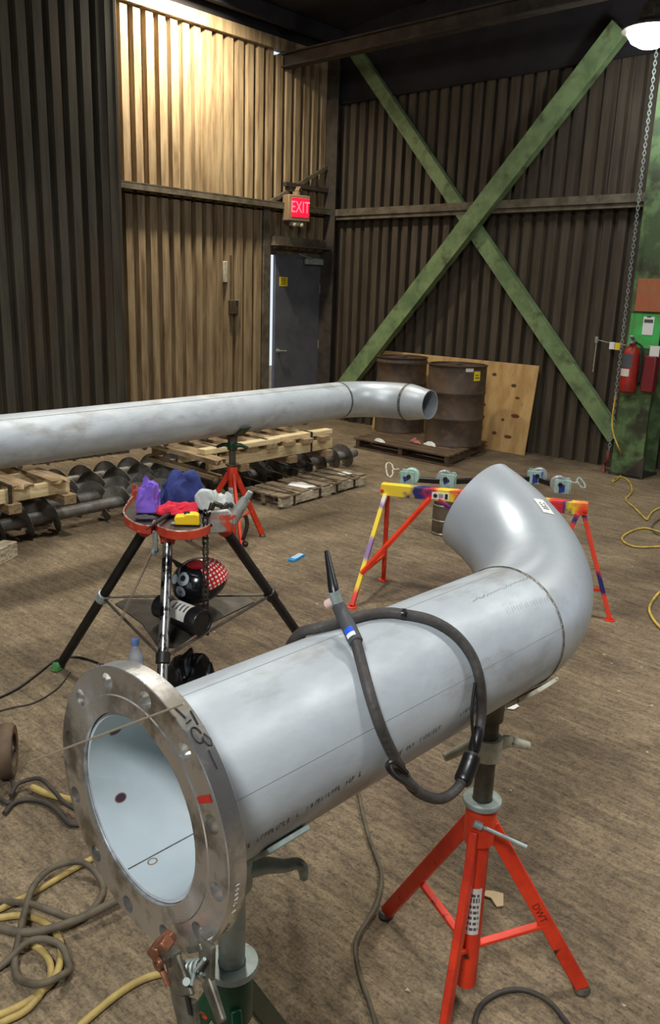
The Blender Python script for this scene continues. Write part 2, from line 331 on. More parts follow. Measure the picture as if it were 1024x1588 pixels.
wl = setting('wall_left')
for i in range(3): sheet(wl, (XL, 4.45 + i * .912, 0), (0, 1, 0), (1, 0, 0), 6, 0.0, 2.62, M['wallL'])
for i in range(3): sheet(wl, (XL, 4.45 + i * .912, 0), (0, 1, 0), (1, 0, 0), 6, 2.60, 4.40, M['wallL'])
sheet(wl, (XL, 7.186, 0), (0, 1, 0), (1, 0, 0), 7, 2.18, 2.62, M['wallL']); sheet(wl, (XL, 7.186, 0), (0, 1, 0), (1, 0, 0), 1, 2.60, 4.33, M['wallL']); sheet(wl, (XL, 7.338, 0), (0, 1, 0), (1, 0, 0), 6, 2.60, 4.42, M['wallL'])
mb = MB(); mb.box((XL - .02, 6.1, 4.58), (.02, 4.4, .34)); mb.build('closure_strip', M['roof'], wl, 0)
mb = MB(); mb.box((XL + .02, 8.21, 1.1), (.04, .18, 2.2)); mb.build('jamb_flashing', M['steeldk'], wl)
wf = setting('wall_left')
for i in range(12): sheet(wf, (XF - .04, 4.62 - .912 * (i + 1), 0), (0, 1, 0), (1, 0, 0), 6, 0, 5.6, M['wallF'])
mb = MB(); mb.box((XF, 4.655, 2.8), (.06, .10, 5.6)); mb.box((XF + .02, 4.71, 2.8), (.03, .035, 5.6)); mb.build('edge_trim', M['wallF'], wf, bevel=.004)
wb = setting('wall_back')
for i in range(5):
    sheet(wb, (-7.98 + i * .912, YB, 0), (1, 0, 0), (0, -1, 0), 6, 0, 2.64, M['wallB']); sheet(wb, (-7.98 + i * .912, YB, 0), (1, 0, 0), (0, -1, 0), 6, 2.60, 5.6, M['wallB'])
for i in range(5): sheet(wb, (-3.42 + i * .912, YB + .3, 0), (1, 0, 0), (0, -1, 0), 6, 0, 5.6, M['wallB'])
wr = setting('wall_right')
mb = MB(); mb.box((7.05, .4, 3.2), (.1, 16.2, 6.4)); mb.build('cladding', M['wallB'], wr, 0)
we = setting('wall_rear')
mb = MB(); mb.box((-6.3, -7.75, 3.2), (5.2, .1, 6.4)); mb.box((5.2, -7.75, 3.2), (3.8, .1, 6.4)); mb.box((-.2, -7.75, 5.5), (7, .1, 1.9)); mb.build('cladding', M['wallB'], we, 0)
# eave flashing of the left wall, girts
t1 = setting('trim_1')
mb = MB(); mb.box((XL + .06, 6.3, 4.43), (.10, 2.9, .13)); mb.build('eave_flashing', M['wallL'], t1, bevel=.004)
mb = MB(); mb.box((XL + .09, 6.45, 2.70), (.18, 3.7, .012)); mb.box((XL + .172, 6.45, 2.67), (.012, 3.7, .07)); mb.build('girt', M['steelmid'], t1)
t2 = setting('trim_2')
mb = MB(); mb.box((-5.6, YB - .10, 2.695), (4.3, .18, .012)); mb.box((-5.6, YB - .19, 2.66), (4.3, .012, .08)); mb.box((-5.6, YB - .12, 2.60), (4.3, .10, .05)); mb.build('girt', M['steelmid'], t2)
# roof, rafter and upper wall shade plate
rf = MB(); rf.prism([(-7.95, 4.724), (8, 6.3), (8, 6.4), (-7.95, 4.824)], (0, -8, 0), (1, 0, 0), (0, 0, 1), (0, 16.9, 0)); tag(rf.build('ceiling', M['roof'], None, 0), kind='structure')
t3 = setting('trim_3')
mb = MB(); mb.box((-3.4, 7.36, 4.21), (8.8, .13, .014)); mb.box((-3.4, 7.36, 4.28), (8.8, .012, .14)); mb.box((-3.4, 7.36, 4.35), (8.8, .13, .014)); mb.build('rafter_beam', M['steeldk'], t3)
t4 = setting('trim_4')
mb = MB(); mb.box((-5.56, 8.215, 4.40), (4.2, .02, .92)); mb.box((-5.56, 8.20, 3.95), (4.2, .05, .012)); mb.build('wall_shade_plate', M['roof'], t4)  # thin dark plate: shade of the unlit upper back wall put in as colour
for i in range(6):
    mb = MB(); mb.bar((-7.6 + i * 2.3, -4, 4.62 + (1.4 + i * 2.3) * .0988 - .09), (-7.6 + i * 2.3, 8.2, 4.62 + (1.4 + i * 2.3) * .0988 - .09), .08, .16); mb.build('purlin', M['roof'], t4)
# corner column
t5 = setting('trim_5')
mb = MB(); mb.box((-7.66, 8.10, 2.3), (.22, .012, 4.6)); mb.box((-7.66, 8.20, 2.3), (.012, .2, 4.6)); mb.build('corner_post', M['steeldk'], t5)
# ---- door and its steel frame
dr = setting('door_1', (XL, 7.65, 0))
mb = MB(); mb.box((XL + .0, 7.70, 1.06), (.045, .82, 2.11)); mb.build('door_leaf', M['door'], dr, bevel=.004)
mb = MB(); mb.box((XL + .05, 7.95, 2.055), (.06, .28, .075)); mb.box((XL + .07, 7.80, 2.05), (.05, .05, .07)); mb.bar((XL + .09, 7.86, 2.09), (XL + .13, 7.6, 2.13), .02, .012); mb.build('door_closer', M['galv'], dr, bevel=.004)
mb = MB(); mb.lathe([(.028, 0), (.028, .012), (.010, .014), (.010, .05)], (XL + .022, 7.345, .935), (1, 0, 0), 16); mb.tube([(XL + .07, 7.345, .935), (XL + .07, 7.46, .93)], .009, 10); mb.build('door_lever', M['galv'], dr)
mb = MB(); mb.box((XL + .024, 7.43, 1.79), (.003, .14, .11)); lab = mb.build('yellow_notice', M['yellowlab'], dr); tag(lab, 'yellow notice stuck on the door')
mb = MB()
for i in range(4): mb.box((XL + .027, 7.43 + random.uniform(-.01, .01), 1.825 - i * .022), (.002, .09, .007))
mb.build('notice_print', M['ink'], dr)
for z in (1.72, 1.0, .3):
    mb = MB(); mb.box((XL + .026, 8.10, z), (.012, .02, .11)); mb.build('hinge', M['eye'], dr)
t6 = setting('trim_6')
mb = MB(); mb.box((XL + .045, 7.10, 1.34), (.05, .11, 2.68)); mb.build('frame_post', M['steelmid'], t6, bevel=.004)
mb = MB(); mb.box((XL + .08, 8.15, 1.62), (.08, .05, 3.24)); mb.build('frame_post', M['steeldk'], t6, bevel=.004)
mb = MB(); mb.box((XL + .09, 7.66, 2.27), (.10, .98, .10)); mb.box((XL + .12, 7.66, 2.215), (.16, .98, .01)); mb.box((XL + .0, 7.70, 2.165), (.03, .98, .12)); mb.build('frame_lintel', M['steelmid'], t6)
mb = MB(); mb.bar((XL + .09, 7.12, 2.70), (XL + .09, 8.17, 3.25), .03, .045); mb.box((XL + .09, 7.46, 2.885), (.05, .07, .05)); mb.build('frame_brace', M['steelmid'], t6)
mb = MB(); mb.box((XL + .10, 7.75, 2.93), (.05, .80, .05)); mb.build('frame_rail', M['steeldk'], t6)
ex = thing('exit_sign', 'red glowing exit sign in a dusty box above the grey door', 'exit sign', (-7.550,7.408,2.647))
e0 = V(ex['_o']); eu = V((.28, .96, 0)).normalized(); en = V((.96, -.28, 0)).normalized()
mb = MB(); mb.box(e0, (.16, .30, .30), math.atan2(eu.y, eu.x) - pi / 2); mb.build('housing', M['exitbox'], ex, bevel=.012)
mb = MB(); mb.bar(e0 + en * .083 - eu * .11 + V((0, 0, .005)), e0 + en * .083 + eu * .125 + V((0, 0, .005)), .012, .215); mb.build('lit_panel', M['exitred'], ex, bevel=.003)
mb = MB(); text_on(mb, 'EXIT', .125, e0 + en * .0905 + eu * .008 + V((0, 0, .005)), eu, (0, 0, 1.5)); mb.v = [(p[0], p[1], e0.z + .005 + (p[2] - e0.z - .005) * 1.5) for p in mb.v]; mb.build('lettering', M['exitlet'], ex, 0)
mb = MB(); mb.box(e0 + V((0, 0, -.175)), (.07, .16, .05), math.atan2(eu.y, eu.x) - pi / 2); mb.ell(e0 + en * .05 + V((0, 0, -.19)) - eu * .05, (.028, .028, .028), 10, 8); mb.ell(e0 + en * .05 + V((0, 0, -.19)) + eu * .05, (.028, .028, .028), 10, 8); mb.build('emergency_heads', M['whitegal'], ex, bevel=.005)
mb = MB(); mb.tube([e0 + V((0, 0, .15)), e0 + V((0, 0, .19))], .05, 12); mb.bar(e0 + V((0, 0, .19)), (-7.66, 7.55, 2.90), .05, .04); mb.build('bracket', M['exitbox'], ex)
# conduit box on the left wall
cd = thing('switch_box', 'small rusty switch box with conduit on the brown left wall', 'switch box', (XL + .06, 6.55, 1.5))
mb = MB(); mb.box((XL + .075, 6.555, 1.47), (.07, .12, .16)); mb.build('box_body', M['drum'], cd, bevel=.006)
mb = MB(); mb.tube([(XL + .06, 6.53, 1.5), (XL + .06, 6.53, 2.06)], .014, 10); mb.tube([(XL + .06, 6.53, 1.2), (XL + .06, 6.53, 1.42)], .014, 10); mb.build('conduit', M['drum'], cd)
mb = MB(); mb.box((XL + .055, 6.45, 1.87), (.03, .06, .24)); mb.build('cover_plate', M['whitegal'], cd, bevel=.008)
mb = MB(); mb.box((XL + .115, 6.585, 1.555), (.02, .05, .012)); mb.build('latch', M['galv'], cd)
# ---- X bracing on the back wall
t7 = setting('trim_7')
def channel(p0, p1, w, flange, name, m):
    p0, p1 = V(p0), V(p1); d = (p1 - p0).normalized(); nn = V((0, -1, 0)); s = d.cross(nn).normalized(); mb = MB()
    mb.bar(p0, p1, w, .012, up=nn)
    for k in (-1, 1): mb.bar(p0 + s * k * (w / 2 - .006) - nn * flange / 2, p1 + s * k * (w / 2 - .006) - nn * flange / 2, .012, flange, up=nn)
    return mb.build(name, m, t7, 0)
channel((-7.299,8.020,0.423), (-3.934,8.020,4.160), .21, .09, 'brace', M['bracegreen'])
channel((-7.390,8.140,4.519), (-5.592,8.140,2.548), .15, .07, 'brace', M['bracegreen'])
channel((-5.592,8.140,2.548), (-3.538,8.140,0.333), .17, .07, 'brace', M['bracegreen'])
gp = V((-5.474,8.000,2.486)); gp = V((-5.421,8.120,2.337))
for i in range(4):
    mb = MB(); q = gp + V((-.06 + .04 * i, -.006, .06 - .06 * i)); mb.lathe([(.013, 0), (.013, .010), (0, .012)], q, (0, -1, 0), 6); mb.build('bolt', M['steelmid'], t7)
# ---- green column at the right
t8 = setting('trim_8')
CX, CY = -3.285, 7.92
mb = MB(); mb.box((CX, CY, 2.5), (.31, .02, 5)); mb.box((CX, CY + .17, 2.5), (.012, .33, 5)); mb.box((CX, CY + .345, 2.5), (.31, .02, 5)); mb.build('column', M['colgreen'], t8)
mb = MB(); mb.prism([(-.10, 0), (.18, 0), (.18, .24), (.02, .05)], (CX, CY - .03, 0), (1, 0, 0), (0, 0, 1), (0, .015, 0)); mb.box((CX, CY + .17, .012), (.34, .40, .024)); mb.build('base_plate', M['steeldk'], t8)
mb = MB(); mb.box((CX + .01, CY - .013, 1.425), (.30, .004, .32)); mb.build('bright_patch', M['colgreenb'], t8); 
bo = MB(); bo.box((CX + .03, CY - .022, 1.755), (.28, .02, .30)); tag(bo.build('orange_board', M['rustorange'], None, bevel=.003, origin=(CX + .03, CY - .022, 1.755)), 'square of rusty orange board fixed to the green column', 'board')
sg = thing('column_sign', 'small white sign with dark printing on the bright green patch', 'sign', (CX + .04, CY - .018, 1.475))
mb = MB(); mb.box((CX + .04, CY - .018, 1.475), (.105, .005, .17)); mb.build('plate', M['white'], sg, bevel=.001)
mb = MB(); mb.box((CX + .04, CY - .022, 1.52), (.085, .003, .03)); mb.box((CX + .04, CY - .022, 1.56), (.04, .003, .012)); mb.build('print', M['greyink'], sg)
# fire extinguisher, its wall box and tag
fx = thing('fire_extinguisher', 'red fire extinguisher hanging on the green column', 'fire extinguisher', (CX - .04, CY - .12, .86))
x0, y0 = CX - .045, CY - .11
mb = MB(); mb.lathe([(.055, .84), (.076, .855), (.080, .90), (.080, 1.20), (.066, 1.26), (.03, 1.29), (.03, 1.31)], (x0, y0, 0), (0, 0, 1), 24); mb.build('cylinder', M['red'], fx)
mb = MB(); mb.box((x0, y0 - .02, 1.325), (.05, .09, .03)); mb.bar((x0, y0, 1.34), (x0 + .03, y0 - .12, 1.38), .03, .012); mb.build('valve_lever', M['galv'], fx)
mb = MB(); mb.tube(spline([(x0 + .02, y0, 1.32), (x0 + .10, y0 - .01, 1.27), (x0 + .11, y0, 1.1), (x0 + .10, y0, .95)]), .011, 8); mb.build('discharge_hose', M['black'], fx)
def wrapstrip(mb, cx, cy, r, z0, z1, a0, a1, n=8):
    vs = []
    for k in range(n + 1):
        t = a0 + (a1 - a0) * k / n
        for z in (z0, z1): vs.append((cx + r * cos(t), cy + r * sin(t), z))
    return mb.add(vs, [(2 * i, 2 * i + 2, 2 * i + 3, 2 * i + 1) for i in range(n)])
mb = MB(); wrapstrip(mb, x0, y0, .0815, 1.0, 1.07, radians(215), radians(290)); mb.build('paper_label', M['label'], fx)
mb = MB(); wrapstrip(mb, x0, y0, .0815, 1.08, 1.21, radians(205), radians(300)); mb.build('instruction_label', M['greyink'], fx)
mb = MB(); mb.box((x0, y0 + .098, 1.05), (.06, .012, .4)); mb.build('bracket', M['steeldk'], fx)
tg = MB(); tg.box((CX + .15, CY - .06, 1.23), (.085, .004, .13), .4); tag(tg.build('inspection_tag', M['white'], None, 0, origin=(CX + .15, CY - .06, 1.23)), 'white inspection tag hanging at the right edge of the green column', 'tag')
rb = MB(); rb.box((CX + .13, CY - .05, 1.03), (.12, .09, .34)); tag(rb.build('red_wall_box', mat('dull_red_box', srgb(120, 34, 38), .5), None, bevel=.01, origin=(CX + .13, CY - .05, 1.03)), 'dull red box behind the extinguisher on the green column', 'box')
# stretched cord with small tags between the wall and the column
ct = thing('tagged_cord', 'thin cord with a white and a yellow tag beside the hoist chain', 'cord', (-3.838,8.100,1.306))
c0, c1 = V((-3.838,8.100,1.306)), V((CX + .12, CY - .03, 1.29))
mb = MB(); mb.tube(spline([c0, c0.lerp(c1, .35) + V((0, 0, -.02)), c0.lerp(c1, .7) + V((0, 0, -.015)), c1]), .004, 6); mb.tube([c0, V((-3.840,8.100,0.980))], .004, 6); mb.build('string', M['whitegal'], ct)
for k, m_ in ((.30, 'white'), (.40, 'yellowlab')):
    q = c0.lerp(c1, k); mb = MB(); mb.box(q + V((0, -.01, -.04)), (.05, .003, .07), .2); mb.build('tag', M[m_], ct)
mb = MB(); mb.box(c0, (.03, .02, .06)); mb.build('hook', M['galv'], ct)
# hoist chain
hc = thing('hoist_chain', 'long thin hoist chain hanging beside the green column', 'chain', (-3.439,7.800,0.252))
pa, pb = V((-3.452,7.800,3.943)), V((-3.431,7.800,0.240)); nl = 110; mb = MB()
for i in range(nl):
    q = pa.lerp(pb, i / nl); R = Matrix.Rotation(pi / 2 * (i % 2) + .3, 3, 'Z')
    mb.tube([q + R @ V((.013 * cos(t), 0, .024 * sin(t))) for t in [2 * pi * k / 6 for k in range(6)]], .0045, 4, closed=True)
mb.build('links', M['galv'], hc)
# red rag bundle at the chain's foot
rg = MB(); rg.tube(spline([(-3.501,7.883,-0.000), V((-3.600,8.109,0.000)) + V((0, 0, .05)), (-3.462,7.850,0.144), (-3.448,7.820,0.249)]), [.03, .025, .02, .008] + [.008] * 0 if False else .014, 8)
tag(rg.build('red_strap', mat('faded_red_strap', srgb(140, 70, 66), .8), None, origin=(-3.488,7.900,0.000)), 'faded red strap hanging to the floor under the hoist chain', 'strap')
for i, (px, lab) in enumerate((((-3.836,8.344,0.000), 'white scrap of paper on the floor by the faded red strap'),)):
    mb = MB(); mb.prism([(-.05, -.03), (.04, -.04), (.07, .02), (-.02, .05)], V(px) + V((0, 0, .004)), (1, 0, .1), (0, 1, .2), (0, 0, .004)); tag(mb.build('paper_scrap', M['white'], None, 0, origin=px), lab, 'paper')
# flood lamp top right
fl_ = thing('flood_lamp', 'bright white flood lamp high at the right by the column', 'lamp', (-3.251,7.200,3.851))
q = V(fl_['_o'])
mb = MB(); mb.lathe([(.05, .20), (.09, .16), (.11, .06), (.23, 0), (.235, -.02), (.22, -.02), (.10, .05), (.02, .06)], q, (0, 0, 1), 28); mb.build('reflector_shade', M['galvdark'], fl_)
mb = MB(); mb.lathe([(.0, -.15), (.08, -.14), (.15, -.10), (.19, -.04), (.19, .0), (0, .0)], q, (0, 0, 1), 24); mb.build('lit_lens', M['lampface'], fl_)
mb = MB(); mb.tube([q + V((0, 0, .2)), q + V((0, 0, .36))], .015, 8); mb.bar(q + V((0, 0, .34)), q + V((0, .25, .34)), .04, .04); mb.build('hanger', M['steeldk'], fl_)
pl = bpy.data.lights.new('flood_light', 'POINT'); pl.energy = 40; pl.color = (.93, .97, 1); pl.shadow_soft_size = .12; po = bpy.data.objects.new('flood_light', pl); COL.objects.link(po); po.location = q + V((0, 0, -.30))
# ================================================================ NEAR PIPE SPOOL
AZ = radians(.8125); AX = V((sin(AZ), cos(AZ), 0)); SD = V((cos(AZ), -sin(AZ), 0)); ZZ = V((0, 0, 1)); C0 = V((-.861, .5555, .986)); RP = .1365
def PP(s, deg, r): t = radians(deg); return C0 + AX * s + (SD * cos(t) + ZZ * sin(t)) * r
spool = thing('pipe_spool', 'large stainless pipe in the foreground with a bolted flange and an upturned elbow', 'pipe', (C0.x, C0.y, C0.z))
mb = MB(); mb.ring([(.1375, .0), (.1375, .030), (.150, .046), (.160, .046), (.168, .031), (.2025, .031), (.2032, .0302), (.2032, .0028), (.2020, .0016), (.1635, .0016), (.1620, .0), (.1395, .0)], C0, AX, 120)
flange = mb.build('flange', M['polished'], spool, 30)
cc = MB()
for i in range(12): p = PP(-.03, 20.3 + 30 * i, .181); cc.tube([p, p + AX * .1], .0132, 20)
cut(flange, cc)
mb = MB(); mb.ring([(.0, 0)] * 0 + [(.1312, .006), (RP, .006), (RP, .957), (.1312, .957)], C0, AX, 96)
barrel = mb.build('pipe_barrel', [M['stainless'], M['inner']], spool, 40)
bp_ = barrel.data; 
for p in bp_.polygons:
    q = V(p.center) + V(C0) - C0; rad = (q - AX * q.dot(AX)).length
    if rad < .1335: p.material_index = 1
# elbow: long radius, 90 degrees, turned up to the left
BE = radians(22); U2 = (SD * -cos(BE) + ZZ * sin(BE)); W0 = C0 + AX * .957; RE = .381
def elbow_mesh(mb, W0, a, u, R, th, r, n=64, m=30, wall=.005):
    v = a.cross(u); vs = []; fs = []
    for rr in (r, r - wall):
        for i in range(m + 1):
            t = th * i / m; c = W0 + u * R * (1 - cos(t)) + a * R * sin(t); e = -u * cos(t) + a * sin(t)
            for k in range(n): f = 2 * pi * k / n; vs.append(c + (e * cos(f) + v * sin(f)) * rr)
    o2 = (m + 1) * n
    for i in range(m):
        for k in range(n):
            a0, a1, b0, b1 = i * n + k, i * n + (k + 1) % n, (i + 1) * n + k, (i + 1) * n + (k + 1) % n
            fs += [(a0, a1, b1, b0), (o2 + a0, o2 + b0, o2 + b1, o2 + a1)]
    for i in (0, m):
        for k in range(n): a0, a1 = i * n + k, i * n + (k + 1) % n; fs.append((a0, a1, o2 + a1, o2 + a0))
    return mb.add(vs, fs)
mb = MB(); elbow_mesh(mb, W0 + AX * .001, AX, U2, RE, pi / 2, RP); elb = mb.build('elbow', M['elbow'], spool, 40)
mb = MB(); mb.tube([PP(.957 + random.uniform(-.0006, .0006), d, RP + .0004) for d in range(0, 360, 4)], .0021, 6, closed=True); mb.build('weld_bead', M['weldbead'], spool)
mb = MB(); mb.tube([PP(.0335, d, RP + .001) for d in range(0, 360, 5)], .004, 6, closed=True); mb.build('weld_bead', M['weldbead'], spool)
# long seams of the pipe
mb = MB()
for deg, w_ in ((94, .0009), (18, .0007)):
    mb.tube([PP(s, deg, RP) for s in (.04, .3, .6, .955)], w_, 5)
mb.build('pipe_seam', mat('faint_pipe_seam', srgb(152, 156, 158), .5, .2), barrel)
mb = MB(); mb.tube([PP(s, -106.5, .1312) for s in (.008, .3, .95)], .0011, 5); mb.build('inner_seam', M['weldgrey'], barrel)
def patch(mb, s, deg, r, ds, ddeg, n=14, inner=0):
    # small curved decal lying on a cylinder of radius r
    vs = []; 
    for k in range(n): t = 2 * pi * k / n; vs.append(PP(s + ds * cos(t), deg + ddeg * sin(t), r))
    if not inner: return mb.add(vs, [tuple(range(n))])
    for k in range(n): t = 2 * pi * k / n; vs.append(PP(s + ds * inner * cos(t), deg + ddeg * inner * sin(t), r))
    return mb.add(vs, [(k, (k + 1) % n, n + (k + 1) % n, n + k) for k in range(n)])
for s, d, k in ((.047, -151.5, 0), (.045, -102.9, .72), (.046, 157.5, 0)):
    mb = MB(); patch(mb, s, d, .1308, .0085, 2.6, 16, k); mb.build('heat_spot', M['heatr'] if k else M['heat'], barrel)
    if not k: mb = MB(); patch(mb, s, d, .1309, .0105, 3.3, 16, .75); mb.build('heat_ring', M['heatr'], barrel)
# stencilled line on the pipe side: rows of short ink strokes
def stencil(s0, s1, deg0, deg1, h, name):
    mb = MB(); s = s0; rs = random.Random(int(s0 * 1000))
    while s < s1:
        f = (s - s0) / (s1 - s0); d = deg0 + (deg1 - deg0) * f; w = rs.choice((.0012, .0018, .0025)); hh = h * rs.uniform(.75, 1)
        dd = math.degrees(hh / RP) / 2
        kind = rs.random()
        def q(sa, sb, da, db): mb.add([PP(sa, da, RP + .0003), PP(sb, da, RP + .0003), PP(sb, db, RP + .0003), PP(sa, db, RP + .0003)], [(0, 1, 2, 3)])
        if kind < .85:
            q(s, s + w, d - dd, d + dd)
            if kind < .3: q(s, s + .005, d + dd * .6, d + dd)
            if .2 < kind < .5: q(s, s + .0045, d - dd * .15, d + dd * .2)
            if .4 < kind < .7: q(s, s + .005, d - dd, d - dd * .65)
        s += rs.choice((.0055, .007, .007, .009)) if kind < .85 else .011
    mb.build(name, M['greyink'], barrel, 0)
stencil(.06, .32, -17, -10, .0105, 'stencil_print'); stencil(.415, .535, -12.5, -9.5, .0105, 'stencil_print'); stencil(.59, .66, -9, -5, .009, 'stencil_print')
mb = MB(); rs = random.Random(8)
for i in range(16):
    s_ = .80 + .009 * i * (1 if i < 9 else 1.05); d_ = 52 - i * .4 + rs.uniform(-1, 1); mb.add([PP(s_, d_ - 2.2, RP + .0003), PP(s_ + .0016, d_ - 2.2, RP + .0003), PP(s_ + .004, d_ + 2.2, RP + .0003), PP(s_ + .0024, d_ + 2.2, RP + .0003)], [(0, 1, 2, 3)])
for i in range(34):
    s_ = .74 + .0062 * i; d_ = 72 + rs.uniform(-.8, .8); mb.add([PP(s_, d_ - .8, RP + .0003), PP(s_ + .003, d_ - .8, RP + .0003), PP(s_ + .006, d_ + .8, RP + .0003), PP(s_ + .003, d_ + .8, RP + .0003)], [(0, 1, 2, 3)])
mb.build('grinding_marks', M['roller'], barrel, 0)
mb = MB()
for d0 in range(-20, 150, 5):
    if rs.random() < .8: w_ = rs.uniform(.003, .006); mb.add([PP(.9555 - w_, d0, RP + .0005), PP(.9555, d0, RP + .0005), PP(.9555, d0 + 4.6, RP + .0005), PP(.9555 - w_, d0 + 4.6, RP + .0005)], [(0, 1, 2, 3)])
mb.build('ground_band', M['roller'], barrel, 0)
# black marker on the flange rim:  - 1 - O) -
def rim(s, deg): return PP(s, deg, .2038)
mk = MB()
def stroke(pts, r=.0011): mk.tube([rim(s, d) for s, d in pts], r, 6)
stroke([(.010, 66), (.012, 63), (.014, 60)]); stroke([(.026, 62), (.025, 59), (.024, 56)]); stroke([(.010, 58), (.019, 58.6)])
stroke([(.015 + .0065 * cos(t), 52.5 + 3.2 * sin(t)) for t in [i * pi / 7 for i in range(14)]]); stroke([(.024, 52), (.0285, 49.5), (.0265, 47), (.022, 47.6), (.018, 50.5)]); stroke([(.019, 46), (.0185, 43), (.019, 39)])
mk.build('marker_writing', M['ink'], flange)
mb = MB(); mb.add([PP(-.0004 + .0018, d, r) for d, r in ((29, .166), (32, .166), (32, .196), (29, .196))], [(0, 1, 2, 3)]); mb.v = [tuple(V(p) - AX * .0008) for p in mb.v]; mb.build('red_mark', M['red'], flange, 0)
def text_rim(txt, size, s, deg0, step):
    mb = MB(); d = deg0
    for ch in txt:
        if ch != ' ':
            o = PP(s, d, .2035); t = radians(d); tang = SD * -sin(t) + ZZ * cos(t)
            text_on(mb, ch, size, o, -tang, AX, .0004)
        d -= step
    return mb
text_rim('190YA V2 2KL1', .0085, .016, -4, 2.2).build('stamped_number', mat('pale_stamped_mark', srgb(170, 166, 154), .5), flange, 0)
# sticker on the elbow
def EL(t, f, r):
    c = W0 + U2 * RE * (1 - cos(t)) + AX * RE * sin(t); e = -U2 * cos(t) + AX * sin(t); v = AX.cross(U2); return c + (e * cos(f) + v * sin(f)) * r
def elbow_patch(t0, t1, f0, f1, r, n=5):
    mb = MB(); vs = [EL(t0 + (t1 - t0) * i / n, f0 + (f1 - f0) * j / n, r) for i in range(n + 1) for j in range(n + 1)]
    return mb.add(vs, [(i * (n + 1) + j, i * (n + 1) + j + 1, (i + 1) * (n + 1) + j + 1, (i + 1) * (n + 1) + j) for i in range(n) for j in range(n)])
STK = (.957, 1.128, 1.42, 1.655)
